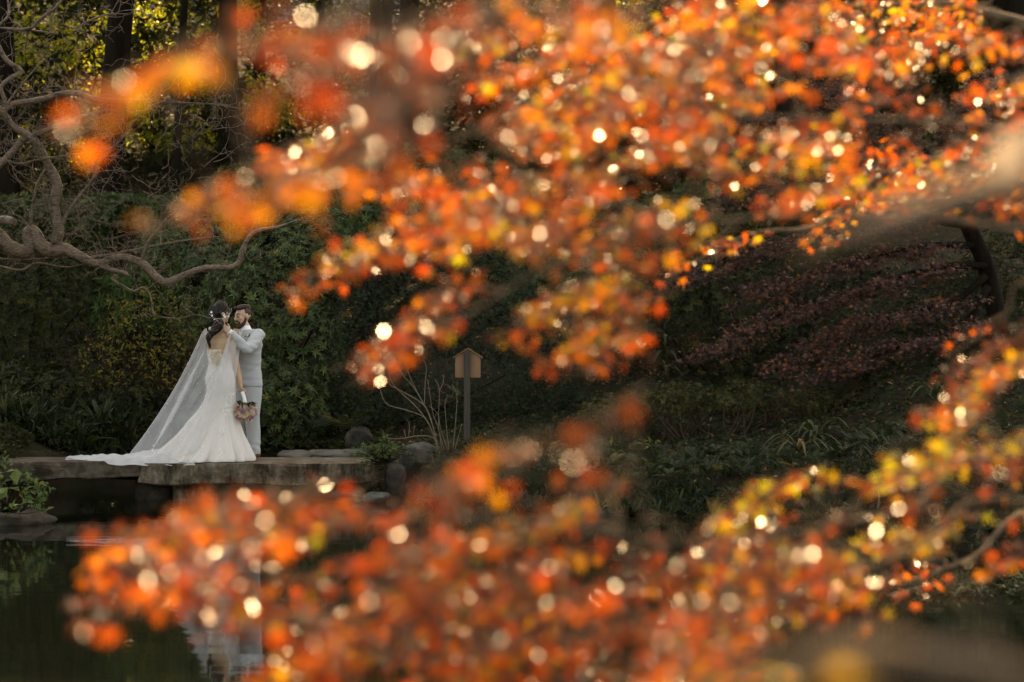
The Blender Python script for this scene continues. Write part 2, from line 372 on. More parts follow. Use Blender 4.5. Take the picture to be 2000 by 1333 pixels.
# ------------------------------------------------------------------ leaf templates
def leaf_t(wd=.36, fold=.12, droop=.12):
    v = np.array([(0, 0, 0), (-wd / 2, .42, fold), (wd / 2, .42, fold), (0, .45, 0), (0, 1, -droop)])
    return v, np.array([(0, 3, 1), (0, 2, 3), (1, 3, 4), (3, 2, 4)])
def rosette(n, wd=.34, el=25, fold=.1, droop=.15):
    tv, tf = leaf_t(wd, fold, droop); Vs, Fs = [], []
    for k in range(n):
        a = 2 * math.pi * k / n + random.uniform(-.25, .25); e = math.radians(el + random.uniform(-15, 20)); s = random.uniform(.75, 1.1)
        d = np.array([math.cos(a) * math.cos(e), math.sin(a) * math.cos(e), math.sin(e)])
        R = frames(d, np.array([0, 0, 1.]))
        Vs.append(s * tv @ R.T); Fs.append(tf + k * len(tv))
    return np.vstack(Vs), np.vstack(Fs)
def maple_t(lobes=7, curl=.12, notch=.42):
    angs = np.linspace(-128, 128, lobes); ln = np.interp(np.abs(angs), [0, 45, 90, 130], [1, .95, .75, .42])
    V = [(0, 0, 0)]
    for k, (a, l) in enumerate(zip(angs, ln)):
        a = math.radians(a)
        V.append((math.sin(a) * l, math.cos(a) * l, -curl * l * l))
        if k < lobes - 1:
            b2 = math.radians((angs[k] + angs[k + 1]) / 2); r = notch * min(ln[k], ln[k + 1])
            V.append((math.sin(b2) * r, math.cos(b2) * r, .03))
    V = np.array(V); n = len(V) - 1
    F = np.array([(0, k + 1, k) for k in range(1, n)])
    V = V * .55; V[:, 1] += .2
    return V, F
LEAF = leaf_t(); MAPLE7 = maple_t(7); MAPLE5 = maple_t(5, notch=.36); ROS6 = rosette(7, .27, 32); ROS5S = rosette(5, .4, 35); ROS8 = rosette(8, .3, 20)

def rand_dirs(n, up=0.0):
    d = rng.normal(size=(n, 3)); d[:, 2] += up; return unit(d)

def leaves_at(tpl, Pn, normal, jitter, size, mat, tint=None, name=None):
    """templates whose local z is laid along normal"""
    n = len(Pn); N = unit(normal + rng.normal(size=(n, 3)) * jitter); d = rng.normal(size=(n, 3))
    R = frames(d - N * np.sum(d * N, 1, keepdims=True), N)
    S = size * rng.uniform(.7, 1.25, n)
    V, F = scatter(tpl[0], tpl[1], Pn, R, S)
    k = len(tpl[0])
    tt = rng.beta(1.1, 1.7, n) if tint is None else tint
    tt = np.repeat(tt, k) + rng.normal(size=n * k) * .02
    return V, F, np.clip(tt, 0, 1)

def blob_points(blobs, n, depth=.25, front=True):
    """points in the outer shell of a union of ellipsoids, with lumpy outline"""
    blobs = [(np.asarray(c, float), np.asarray(r, float)) for c, r in blobs]
    ar = np.array([r[0] * r[2] + r[0] * r[1] + r[1] * r[2] for _, r in blobs]); cnt = (n * ar / ar.sum()).astype(int)
    PP, NN = [], []
    for (c, r), k in zip(blobs, cnt):
        d = rand_dirs(int(k * 1.9))
        if front: d = d[(d[:, 1] < .45) & (d[:, 2] > -.75)]
        d = d[:k]
        ph = rng.uniform(0, 6, 6)
        lump = 1 + .07 * np.sin(5 * d[:, 0] + ph[0]) * np.sin(6 * d[:, 2] + ph[1]) + .05 * np.sin(11 * d[:, 0] + ph[2]) * np.sin(13 * d[:, 2] + ph[3]) + .05 * np.sin(9 * d[:, 1] + ph[4])
        s = lump * (1 - depth * rng.beta(1.2, 2.2, len(d))) 
        p = c + d * r * s[:, None]; nn = unit(d / r)
        ok = np.ones(len(p), bool)
        for c2, r2 in blobs:
            if c2 is c: continue
            ok &= np.sum(((p - c2) / (r2 * .72)) ** 2, 1) > 1
        PP.append(p[ok]); NN.append(nn[ok])
    return np.vstack(PP), np.vstack(NN)

def stems(base, tops, r0, r1, sides=6, wig=.12):
    out = []
    for t in tops:
        b = np.asarray(base, float) + [random.uniform(-.08, .08), random.uniform(-.08, .08), 0]; t = np.asarray(t, float)
        L = np.linalg.norm(t - b); k = 5
        pts = [b + (t - b) * s + np.array([random.gauss(0, wig * L * .25), random.gauss(0, wig * L * .25), random.gauss(0, wig * L * .1)]) * math.sin(math.pi * s) for s in np.linspace(0, 1, k)]
        out.append(tube(*catmull(pts, np.linspace(r0, r1, k), 3), sides))
    return out

def bush(name, label, blobs, n, tpl, size, mat, cat='bush', group=None, depth=.3, jit=.35, up=.25, stem_n=5, stem_mat='bark_dark', front=True, stem_r=.03):
    c0 = np.asarray(blobs[0][0], float); zb = float(gz(c0[0], c0[1]))
    root = empty(name, (c0[0], c0[1], zb), label, cat, group)
    p, nn = blob_points(blobs, n, depth, front)
    V, F, t = leaves_at(tpl, p, nn + [0, 0, up], jit, size, M[mat])
    link('foliage', mesh_np(V, F, M[mat], t), root, kind='stuff')
    for k in range(stem_n):
        c, r = blobs[k % len(blobs)]
        top = np.asarray(c, float) + rand_dirs(1)[0] * np.asarray(r, float) * .7
        V, F = stems((c0[0] + random.uniform(-.2, .2), c0[1], zb - .05), [top], stem_r, .008)[0]
        link('stem', mesh_np(V, F, M[stem_mat], smooth=True), root)
    return root

def el(px, py, Y, rpx, rpy, ry):
    """an ellipsoid of foliage centred at a place, with half-sizes given in photograph pixels"""
    return (P(px, py, Y), (rpx / FPX * Y, ry, rpy / FPX * Y))

# ------------------------------------------------------------------ bushes of the far bank
bush('evergreen_bush', 'large glossy evergreen bush directly behind the couple',
     [el(500, 640, 31.6, 130, 160, 1.0), el(430, 590, 32.2, 110, 130, .9), el(570, 540, 32.0, 110, 120, .9), el(590, 690, 31.4, 80, 130, .7), el(470, 780, 31.0, 120, 110, .7), el(560, 800, 30.9, 80, 90, .5), el(380, 520, 33.0, 110, 100, .9), el(630, 480, 32.6, 90, 80, .9)],
     5200, ROS6, .088, 'leaf_rhodo', depth=.3, stem_n=8)
bush('clipped_evergreen', 'dense dark clipped evergreen mound behind the notice board',
     [el(700, 690, 31.6, 85, 170, .8), el(790, 640, 32.0, 150, 180, 1.1), el(930, 660, 32.2, 150, 170, 1.1), el(1030, 720, 32.0, 110, 130, .9), el(880, 760, 31.4, 190, 85, .7), el(720, 780, 31.2, 80, 70, .5)],
     17000, ROS5S, .04, 'leaf_yew', depth=.22, jit=.5, stem_n=5)
bush('wild_shrub', 'dark tangled shrub at the left border above the grasses',
     [el(60, 600, 32.5, 140, 130, 1.0), el(-20, 690, 32.0, 120, 120, .8), el(150, 560, 33.5, 120, 110, 1.0)],
     2400, ROS6, .085, 'leaf_mid', depth=.4, stem_n=6)
bush('yellowing_shrub', 'brown twiggy shrub with yellowing leaves left of the bride',
     [el(300, 650, 31.2, 110, 110, .7), el(250, 720, 31.0, 110, 90, .6), el(350, 720, 30.8, 70, 90, .5)],
     1500, LEAF, .075, 'leaf_yellow', depth=.7, jit=.9, stem_n=0)
bush('low_evergreen', 'low dark evergreen hedge high on the slope behind the bare branches',
     [el(100, 430, 41, 150, 45, 1.2), el(250, 420, 42, 140, 40, 1.2), el(380, 440, 40, 120, 60, 1.2), el(-40, 440, 40, 120, 60, 1.2)],
     3600, ROS6, .11, 'leaf_rhodo', depth=.4, stem_n=4)
bush('fern_bank_shrub', 'dark leafy shrub on the bank below the veil',
     [el(130, 790, 31.0, 110, 80, .6), el(250, 810, 30.8, 90, 75, .5), el(30, 800, 31.0, 90, 85, .6)],
     1700, ROS6, .08, 'leaf_mid', depth=.4, stem_n=4)
bush('leaf_plant', 'yellow-green broad-leaved shrub just above the veil',
     [el(250, 600, 32.4, 80, 70, .6), el(310, 560, 32.6, 70, 60, .6)], 360, ROS6, .11, 'leaf_bright', depth=.5, stem_n=4)
bush('azalea_mound', 'tall green azalea mound on the right slope behind the purple maple',
     [el(1400, 620, 33.5, 150, 130, 1.0), el(1530, 560, 34.5, 170, 150, 1.2), el(1650, 640, 34, 150, 150, 1.0), el(1500, 700, 33.2, 130, 90, .8), el(1300, 640, 34.5, 110, 110, 1.0)],
     4200, ROS6, .085, 'leaf_mid', depth=.35, stem_n=6)
bush('azalea_mound', 'dark azalea mound behind the clipped evergreen and the bokeh leaves',
     [el(1150, 560, 36, 170, 120, 1.3), el(1000, 480, 38, 170, 90, 1.3), el(800, 440, 38, 180, 80, 1.3), el(1250, 470, 38, 150, 90, 1.2)],
     4200, ROS6, .1, 'leaf_rhodo', depth=.35, stem_n=4)
bush('dark_shrub', 'dark shrub filling the right border under the purple maple',
     [el(1880, 720, 31, 160, 130, .9), el(1980, 620, 32, 150, 170, 1.0), el(1780, 740, 32, 110, 100, .9), el(1950, 850, 29.5, 150, 100, .8)],
     4000, ROS6, .08, 'leaf_mid', depth=.35, stem_n=6)
bush('dark_shrub', 'dark shrub overhanging the water at the right border',
     [el(1900, 960, 25.5, 180, 90, .8), el(1800, 1000, 25.0, 120, 70, .6), el(2010, 1010, 23.0, 150, 120, .8)],
     2600, ROS6, .075, 'leaf_mid', depth=.35, stem_n=4)

bush('slope_shrub', 'dark evergreen shrub high on the slope right of the bare branches',
     [el(560, 380, 40, 150, 70, 1.2), el(700, 350, 42, 150, 80, 1.2), el(850, 370, 41, 140, 80, 1.2)], 3000, ROS6, .12, 'leaf_rhodo', depth=.4, stem_n=3)
bush('slope_shrub', 'dark evergreen shrub high on the slope behind the upper purple leaves',
     [el(1450, 400, 40, 150, 80, 1.2), el(1620, 380, 41, 150, 90, 1.2), el(1800, 400, 40, 150, 100, 1.2)], 3000, ROS6, .12, 'leaf_rhodo', depth=.4, stem_n=3)

# twiggy stems of the yellowing shrub and a thicket of fine brown twigs
yr = [o for o in COL.objects if o.name.startswith('yellowing_shrub')][0]
tw = []
bs = P(345, 850, 30.9)
for k in range(150):
    a = random.uniform(-1.2, .55); L = random.uniform(.6, 1.9)
    top = bs + np.array([math.sin(a) * L, random.uniform(-.5, .4), math.cos(a) * L]) + [random.uniform(-.5, .3), 0, 0]
    tw += stems(bs + [random.uniform(-.5, .3), random.uniform(-.2, .2), 0], [top], .007, .002, 4, .1)
V, F = merge(tw); link('twigs', mesh_np(V, F, M['twig_brown'], smooth=True), yr, kind='stuff')

# ------------------------------------------------------------------ ferns, grasses, ground cover, litter
def fern_t(n=11):
    V, F = [], []
    for k in range(n):
        s = (k + .5) / n; y = s; z = .45 * s - .55 * s * s; l = .24 * math.sin(math.pi * min(1, .18 + .82 * s)) ** .8
        for sg in (-1, 1):
            b = len(V); V += [(0, y, z), (sg * l, y + .10, z - .05), (sg * l * .45, y + .085, z + .01), (0, y + .06, z)]
            F += [(b, b + 1, b + 2), (b, b + 2, b + 3)] if sg > 0 else [(b, b + 2, b + 1), (b, b + 3, b + 2)]
    return np.array(V), np.array(F)
FERN = fern_t()
def fernclump_t(n=7):
    Vs, Fs = [], []
    for k in range(n):
        a = 2 * math.pi * k / n + random.uniform(-.3, .3); d = np.array([math.cos(a), math.sin(a), random.uniform(.1, .7)])
        R = frames(d, np.array([0, 0, 1.])); Vs.append(FERN[0] * random.uniform(.7, 1.1) @ R.T); Fs.append(FERN[1] + k * len(FERN[0]))
    return np.vstack(Vs), np.vstack(Fs)
FERNC = fernclump_t()
def blade_t(wd=.05, bend=.5, seg=5):
    V, F = [], []
    for k in range(seg + 1):
        s = k / seg; y = s * (1 - bend * .35 * s); z = s * .9 * (1 - bend * s); ww = wd * (1 - s ** 2.2) * (.6 + .8 * s if s < .5 else 1)
        V += [(-ww, y * .55, z + ww * .3), (ww, y * .55, z + ww * .3)]
    for k in range(seg): b = 2 * k; F += [(b, b + 1, b + 3, b + 2)]
    return np.array(V), np.array(F)
def tuft_t(n=12, wd=.035, bend=.6):
    Vs, Fs = [], []; off = 0
    for k in range(n):
        tv, tf = blade_t(wd * random.uniform(.7, 1.2), bend * random.uniform(.5, 1.4)); a = random.uniform(0, 6.28)
        R = np.array([[math.cos(a), -math.sin(a), 0], [math.sin(a), math.cos(a), 0], [0, 0, 1]])
        Vs.append(tv * random.uniform(.6, 1.1) @ R.T); Fs.append(tf + off); off += len(tv)
    return np.vstack(Vs), np.vstack(Fs)
TUFTS = [tuft_t(12), tuft_t(14, .03, .8), tuft_t(9, .05, .5)]

def region_pts(n, x0, x1, y0, y1, off=0.0, mask=None):
    x = rng.uniform(x0, x1, n); y = rng.uniform(y0, y1, n)
    ok = gz(x, y) > .12
    if mask is not None: ok &= mask(x, y)
    x, y = x[ok], y[ok]; return np.column_stack([x, y, gz(x, y) + off])
def stuff(name, label, cat, sets, mat):
    Vs, Fs, Ts, off = [], [], [], 0
    for tpl, p, size, jit in sets:
        if not len(p): continue
        V, F, t = leaves_at(tpl, p, np.tile([0, 0, 1.], (len(p), 1)), jit, size, None)
        Vs.append(V); Ts.append(t); Fs.append(F + off); off += len(V)
    V = np.vstack(Vs); q = [f for f in Fs]
    by = {}
    for f in q: by.setdefault(f.shape[1], []).append(f)
    o = link(name, mesh_np(V, [np.vstack(x) for x in by.values()], M[mat], np.concatenate(Ts))); return tag(o, label, cat, kind='stuff')

shore = lambda x, y: y - np.interp(x, SX, SY)
right = lambda x, y: (x > -1.3)
path = lambda x, y: (np.abs(y - 34.6 - .15 * x) > .55) | (x > 3.2) | (x < .5)
stuff('ground_cover', 'low green leafy ground cover over the right bank', 'ground cover',
      [(ROS6, region_pts(5000, -1.2, 7, 24.6, 34, .02, path), .06, .35), (ROS5S, region_pts(12000, -1.2, 7, 24.6, 33, .03, path), .045, .5), (ROS5S, region_pts(5000, .5, 7.5, 18, 25, .04), .055, .5)], 'leaf_cover')
stuff('ground_cover', 'low green leafy cover on the slope left of the couple', 'ground cover',
      [(ROS6, region_pts(9000, -9, -1.5, 29.6, 40, .04), .1, .4), (ROS6, region_pts(3500, -7.4, -5.8, 24.6, 29.5, .04), .07, .4), (ROS6, region_pts(7000, -12, 10, 37, 58, .05), .16, .4)], 'leaf_mid')
stuff('leaf_litter', 'brown fallen leaves strewn over the bank and slope', 'fallen leaves',
      [(LEAF, region_pts(9000, -7, 7, 25, 37, .035), .075, .5), (LEAF, region_pts(9000, -14, 12, 37, 66, .06), .13, .5), (LEAF, region_pts(3000, .3, 3.4, 33.6, 35.8, .02), .07, .5)], 'leaf_litter')
stuff('grass', 'long dark bamboo grass hanging over the bank behind the bridge', 'grass',
      [(TUFTS[0], region_pts(600, -6.6, -3.6, 29.6, 31.2, .15), .48, .3), (TUFTS[1], region_pts(600, -6.6, -3.8, 29.6, 30.6, .1), .4, .35), (TUFTS[2], region_pts(150, -6.8, -4.2, 30.2, 32, .3), .6, .3)], 'leaf_bamboo')
stuff('grass', 'thin pale grass on the sunny bank behind the notice board', 'grass',
      [(TUFTS[1], region_pts(500, -.9, 1.6, 26.6, 30, .0), .17, .35), (TUFTS[1], region_pts(260, 1, 5, 24.8, 27, .0), .2, .4)], 'leaf_bamboo')
stuff('fern', 'ferns spread along the right bank above the waterline', 'fern',
      [(FERNC, region_pts(150, .5, 4.5, 24.9, 26.9, .03), .2, .3), (FERNC, region_pts(50, .8, 4, 31, 33, .05), .3, .3), (FERNC, region_pts(60, 3.6, 7, 19.6, 25, .08), .34, .3)], 'leaf_cover')
stuff('fern', 'ferns among the grasses below the veil', 'fern',
      [(FERNC, region_pts(130, -6.8, -2, 29.7, 31.6, .25), .36, .3), (FERNC, region_pts(8, -2.6, -1.7, 28.9, 29.6, .05), .25, .3)], 'leaf_mid')

lab_ = ['small dark stone at the waterline left of the pale lance leaves', 'low mossy stone at the waterline under the orange-tinged shrub', 'dark wet stone at the waterline below the ferns', 'brown stone at the waterline left of the drooping straps', 'squat dark stone at the waterline under the drooping straps', 'dark stone at the waterline right of the drooping straps', 'small wet stone at the corner of the right bank', 'rounded stone at the foot of the bank below the board', 'flat wet stone below the board at the waterline', 'dark stone half sunk where the bank turns right']
for k, x in [(1, .95), (4, 2.62), (7, -.6), (9, 3.9)]:
    y = float(np.interp(x, SX, SY)) - .18; rock('bank_stone', (x, y, .03), (random.uniform(.13, .26), random.uniform(.12, .2), random.uniform(.10, .18)), M['darkstone'], 30 + k, lab_[k], 'stone', 'stones along the right waterline', rough=.25, sub=3)
xs = rng.uniform(-1.3, 6, 420); ys = np.interp(xs, SX, SY) + rng.uniform(-.25, .25, 420)
stuff('bank_grass', 'grass and sedge tufts hanging over the right waterline', 'grass', [(TUFTS[1], np.column_stack([xs, ys, np.maximum(gz(xs, ys), .05)]), .3, .5)], 'leaf_bamboo')

# floating leaves at the right edge of the pond
xs = rng.uniform(1.9, 4.4, 420); ys = 18.5 + rng.normal(size=420) * .35
stuff('pond_plants', 'band of small floating plants on the water at the right', 'water plants', [(ROS5S, np.column_stack([xs, ys, np.full(420, .02)]), .09, .35)], 'leaf_cover')
def fallen(px, py, lab):
    Y = CAMZ / ((py - HOR) / FPX); x = (px - 1000) / FPX * Y
    V = LEAF[0] * .09
    a = random.uniform(0, 6.28); R = np.array([[math.cos(a), -math.sin(a), 0], [math.sin(a), math.cos(a), 0], [0, 0, 1]])
    V = V @ R.T + [x, Y, .012]
    o = link('floating_leaf', mesh_np(V, LEAF[1], M['leaf_litter'], np.full(len(V), .95))); tag(o, lab, 'leaf', 'leaves floating on the pond')
fallen(222, 986, 'pale fallen leaf floating left of the bridge pier'); fallen(333, 998, 'fallen leaf floating just below the pale pier')
fallen(122, 969, 'small fallen leaf floating under the dark bridge slab'); fallen(262, 1258, 'fallen leaf floating low in the frame left of the veil reflection')

# ------------------------------------------------------------------ strap-leaved clumps and other single plants
def strap_clump(label, base, n, L, wd, up, mat='leaf_cover', name='strap_leaf_plant', cat='plant', tint=(.3, .8)):
    root = empty(name, base, label, cat)
    for k in range(n):
        a = 2 * math.pi * k / n + random.uniform(-.3, .3); l = L * random.uniform(.65, 1.1); u = up * random.uniform(.6, 1.25)
        seg = 7; V = []
        for s in np.linspace(0, 1, seg + 1):
            r = l * (s * .55 + .25 * s * s) ; z = l * (u * s - (.35 + u * .55) * s ** 2.4)
            ww = wd * (1 - s ** 3) * (.8 + .4 * s); c = np.array([math.cos(a) * r, math.sin(a) * r, z]); sd = np.array([-math.sin(a), math.cos(a), 0])
            V += [c - sd * ww + [0, 0, ww * .4], c, c + sd * ww + [0, 0, ww * .4]]
        V = np.array(V) + base; F = []
        for q in range(seg): b = 3 * q; F += [(b, b + 1, b + 4, b + 3), (b + 1, b + 2, b + 5, b + 4)]
        link('leaf', mesh_np(V, np.array(F), M[mat], np.full(len(V), random.uniform(*tint)), smooth=True), root)
    return root
def onground(px, py, Y):
    c = P(px, py, Y); return np.array([c[0], c[1], float(gz(c[0], c[1]))])
strap_clump('upright clump of long dark strap leaves on the right bank', onground(1592, 905, 27.4), 22, .62, .028, 1.15)
strap_clump('drooping clump of strap leaves with dry tips over the waterline', onground(1560, 975, 25.9) + [0, 0, .1], 20, .62, .022, .8, tint=(.4, 1))
strap_clump('dark strap-leaved clump at the right behind the bokeh leaves', onground(1830, 900, 27.6), 16, .6, .026, 1.1)
strap_clump('dark grassy clump low at the left border of the slope', onground(40, 830, 31.0) + [0, 0, .2], 18, .8, .025, 1.1, 'leaf_mid')
strap_clump('bright variegated bamboo-grass clump left of the veil', onground(245, 800, 30.6) + [0, 0, .25], 16, .55, .022, .9, 'leaf_bamboo', tint=(.6, 1))
# tall lanceolate plant in front of the azalea mound
def lance_plant(label, base, h, tiers, ll, wd, mat):
    root = empty('lance_leaf_plant', base, label, 'plant')
    V, F = tube([base, base + [0.02, 0, h * .5], base + [0, 0, h]], [.012, .01, .006], 6); link('stem', mesh_np(V, F, M['twig_brown'], smooth=True), root)
    tv, tf = leaf_t(wd, .06, .3)
    for t in range(tiers):
        for k in range(6):
            a = k * 1.05 + t * .5 + random.uniform(-.2, .2); d = np.array([math.cos(a), math.sin(a), random.uniform(-.3, .5)])
            V = tv * ll * random.uniform(.8, 1.1) @ frames(d, np.array([0, 0, 1.])).T + base + [0, 0, h * (.35 + .65 * t / max(1, tiers - 1))]
            link('leaf', mesh_np(V, tf, M[mat], np.full(len(V), random.uniform(.2, .7))), root)
lance_plant('tall plant with blue-green lance leaves at the edge of the azalea mound', onground(1300, 760, 32.2), .95, 4, .36, .2, 'leaf_cover')

def leafy_plant(label, pts, size, mat, tpl=LEAF, base=None, name='leafy_plant', per=3, tint=None):
    base = np.asarray(base if base is not None else np.mean(pts, 0) - [0, 0, .3], float)
    root = empty(name, base, label, 'plant'); tw = []
    for q in pts:
        mid = (base + q) / 2 + rng.normal(size=3) * .03
        tw.append(tube(*catmull([base, mid, q], [.006, .004, .002], 3), 5))
        for k in range(per):
            d = unit(rng.normal(size=3) + [0, -.3, .1]); nrm = unit(np.array([0, -.45, 1.]) + rng.normal(size=3) * .35)
            V = tpl[0] * size * random.uniform(.7, 1.2) @ frames(d, nrm).T + q + rng.normal(size=3) * .02
            link('leaf', mesh_np(V, tpl[1], M[mat], np.full(len(V), tint if tint is not None else random.random())), root)
    V, F = merge(tw); link('stems', mesh_np(V, F, M['twig_brown'], smooth=True), root)
    return root
pp = [P(random.gauss(742, 26), random.gauss(884, 13), 27.2 + random.uniform(-.1, .15)) for _ in range(85)]
leafy_plant('bright green lobed-leaved plant at the end of the bridge slab', pp, .085, 'leaf_bright', MAPLE5, P(752, 905, 27.35))
pp = [P(random.uniform(722, 758), random.uniform(912, 962), 27.15 + random.uniform(0, .08)) for _ in range(36)]
leafy_plant('trailing ivy over the bank below the bridge end', pp, .05, 'leaf_cover', MAPLE5, P(745, 915, 27.25), 'ivy', 2)
pp = [P(random.gauss(812, 14), random.gauss(925, 18), 27.45) for _ in range(16)]
leafy_plant('ivy sprigs between the two brown boulders', pp, .045, 'leaf_cover', LEAF, P(805, 945, 27.5), 'ivy', 3)
pp = [P(*((lambda a: (a, random.uniform(875 + max(0, a) * .75, 1000)))(random.uniform(-30, 92))), 24.0 + random.uniform(-.3, .3)) for _ in range(70)]
leafy_plant('mixed green and yellow leaved plant on the mossy rock at left', pp, .08, 'leaf_bright', leaf_t(.5), P(10, 1000, 24.3), per=3)
lv = leafy_plant('large broad olive leaves hanging over the mossy rock at the left border', [P(14, 948, 23.4), P(6, 966, 23.3), P(18, 990, 23.35), P(28, 915, 23.6), P(2, 925, 23.5)], .16, 'leaf_bright', leaf_t(.7, .08, .1), P(-15, 960, 23.6), per=2, tint=.85)
pp = [P(random.uniform(30, 78), random.uniform(945, 985), 23.9) for _ in range(7)]
leafy_plant('sprig of orange-yellow leaves above the mossy rock', pp, .07, 'leaf_yellow', leaf_t(.5), P(40, 1000, 24.0), per=1, tint=.6)
pp = [P(random.gauss(85, 26), random.gauss(862, 14), 29.9 + random.uniform(-.2, .2)) for _ in range(50)]
leafy_plant('pale small-leaved shrub in the light above the dark slab', pp, .05, 'leaf_pale', LEAF, onground(80, 890, 30.1), per=4)
pp = [P(random.gauss(1230, 30), random.gauss(895, 22), 27.2 + random.uniform(-.2, .2)) for _ in range(22)]
leafy_plant('thin shrub with orange-tinged leaves on the right bank', pp, .09, 'leaf_yellow', LEAF, onground(1232, 940, 27.2), per=2, tint=.3)
pp = [P(random.gauss(1185, 22), random.gauss(975, 22), 25.7 + random.uniform(-.15, .15)) for _ in range(14)]
leafy_plant('pale lance-leaved plant at the right waterline', pp, .12, 'leaf_pale', leaf_t(.3), onground(1190, 1010, 25.9), per=3, tint=.3)

# ------------------------------------------------------------------ pruned azaleas with bare stems
azl = [(1175, 806, 29.0, 'leftmost'), (1240, 797, 29.2, 'second'), (1305, 786, 29.0, 'third'), (1370, 780, 29.2, 'fourth'), (1440, 778, 28.9, 'fifth'), (1505, 784, 29.2, 'sixth'), (1590, 792, 29.3, 'seventh'), (1680, 796, 29.1, 'eighth'), (1770, 800, 29.3, 'rightmost')]
for px, py, Y, wd in azl:
    c = P(px, py, Y); g = float(gz(c[0], c[1])); root = empty('pruned_azalea', (c[0], c[1], g), f'{wd} of the low pruned olive azaleas with bare stems', 'shrub', 'row of pruned azaleas')
    p, nn = blob_points([((c[0], c[1], c[2]), (.32, .35, .17)), ((c[0] + random.uniform(-.2, .2), c[1] + .2, c[2] + .08), (.26, .3, .15))], 330, .5, False)
    V, F, t = leaves_at(ROS5S, p, nn + [0, 0, .4], .4, .045, None); link('foliage', mesh_np(V, F, M['leaf_olive'], t), root, kind='stuff')
    for k in range(7):
        top = c + [random.uniform(-.3, .3), random.uniform(-.25, .2), random.uniform(-.1, .05)]
        bse = np.array([c[0] + random.uniform(-.2, .2), c[1] - .1 + random.uniform(-.15, .1), g - .03])
        pts = [bse, (bse + top) / 2 + rng.normal(size=3) * .035, top]; V, F = tube(*catmull(pts, [.016, .013, .008], 3), 6)
        link('stem', mesh_np(V, F, M['twig_brown'], smooth=True), root)

# ------------------------------------------------------------------ notice board seen from behind
M['board'] = simple('weathered board', [(.3, (.19, .088, .045)), (.55, (.25, .125, .07)), (.8, (.31, .165, .10))], 3, .7, .25, 40, stretch=(6, 1, .6))
M['post'] = simple('dark post', [(.3, (.028, .02, .015)), (.7, (.06, .045, .035))], 6, .75, .3, 30, stretch=(4, 4, .4))
def box_parts(x0, x1, y0, y1, z0, z1):
    V = np.array([(x, y, z) for z in (z0, z1) for y in (y0, y1) for x in (x0, x1)])
    return V, [np.array([(0, 2, 3, 1), (4, 5, 7, 6), (0, 1, 5, 4), (2, 6, 7, 3), (0, 4, 6, 2), (1, 3, 7, 5)])]
def bevelled(V, F, mat, w=.004):
    me = mesh_np(V, F); bm = bmesh.new(); bm.from_mesh(me)
    bmesh.ops.recalc_face_normals(bm, faces=bm.faces); bmesh.ops.bevel(bm, geom=list(bm.edges), offset=w, segments=2, affect='EDGES'); bm.to_mesh(me); bm.free()
    me.materials.append(mat); return me
SY0 = 29.3; pb = P(912, 880, SY0); gzb = float(gz(pb[0], SY0))
sign = empty('notice_board', (pb[0], SY0, gzb), 'small roofed wooden notice board on a post, seen from behind', 'sign')
zt, zb_, zpk = P(0, 698, SY0)[2], P(0, 738, SY0)[2], P(0, 682, SY0)[2]
xl, xr = P(889, 0, SY0)[0], P(938.5, 0, SY0)[0]; xm = (xl + xr) / 2
pv = np.array([(xl, zb_), (xr, zb_), (xr, zt), (xm, zpk - .012), (xl, zt)])
V = np.vstack([np.column_stack([pv[:, 0], np.full(5, SY0 + y), pv[:, 1]]) for y in (.0, .022)])
me = mesh_np(V, [np.array([(0, 1, 2, 3, 4), (9, 8, 7, 6, 5)]), np.array([(k, k + 5, (k + 1) % 5 + 5, (k + 1) % 5) for k in range(5)])]); 
bm = bmesh.new(); bm.from_mesh(me); bmesh.ops.recalc_face_normals(bm, faces=bm.faces); bmesh.ops.bevel(bm, geom=list(bm.edges), offset=.003, segments=2, affect='EDGES'); bm.to_mesh(me); bm.free(); me.materials.append(M['board'])
link('board', me, sign)
xp0, xp1 = P(906, 0, SY0)[0], P(918.5, 0, SY0)[0]
link('post', bevelled(*box_parts(xp0, xp1, SY0 - .075, SY0 - .002, gzb - .2, P(0, 684, SY0)[2] - .01), M['post'], .005), sign)
for sg in (-1, 1):
    xe = xm + sg * (.5 * (xr - xl) + .03); ze = zt - .018; dx, dz = xe - xm, ze - zpk
    Vr = []
    for y in (-.03, .07):
        for a in (0, 1):
            for h in (0, .012): Vr.append((xm + dx * a, SY0 + y, zpk + dz * a + h + .002))
    Vr = np.array(Vr); F = [np.array([(0, 2, 3, 1), (4, 5, 7, 6), (0, 1, 5, 4), (2, 6, 7, 3), (0, 4, 6, 2), (1, 3, 7, 5)])]
    link('roof_board', bevelled(Vr, F, M['board'], .002), sign)

# ------------------------------------------------------------------ bare branching shrub by the board
def z6(pts): return [(600 + x * .3, 600 + y * .3) for x, y in pts]
SH = [[(870, 990), (820, 830), (760, 720), (640, 670), (510, 625), (460, 480), (420, 410)], [(850, 900), (800, 720), (750, 630), (600, 540), (535, 500), (540, 400)],
      [(845, 880), (800, 720), (740, 600), (690, 520), (620, 440), (590, 380)], [(762, 650), (768, 500), (775, 390), (750, 335)], [(885, 985), (855, 760), (860, 540), (830, 470)], [(860, 545), (885, 490), (885, 440)],
      [(900, 960), (850, 780), (815, 680), (785, 470)], [(925, 960), (905, 760), (898, 620), (930, 570)], [(945, 960), (965, 760), (975, 600), (960, 530)], [(850, 880), (800, 845), (720, 840), (600, 858), (515, 850), (490, 800)],
      [(955, 950), (985, 840), (1005, 760)], [(715, 550), (690, 500), (650, 410)], [(860, 930), (790, 760), (700, 640), (580, 530), (530, 440), (545, 380)], [(660, 840), (665, 770), (650, 730)], [(690, 835), (700, 770)], [(640, 845), (630, 800)], [(460, 480), (455, 455)], [(920, 950), (870, 800), (850, 700), (790, 640)]]
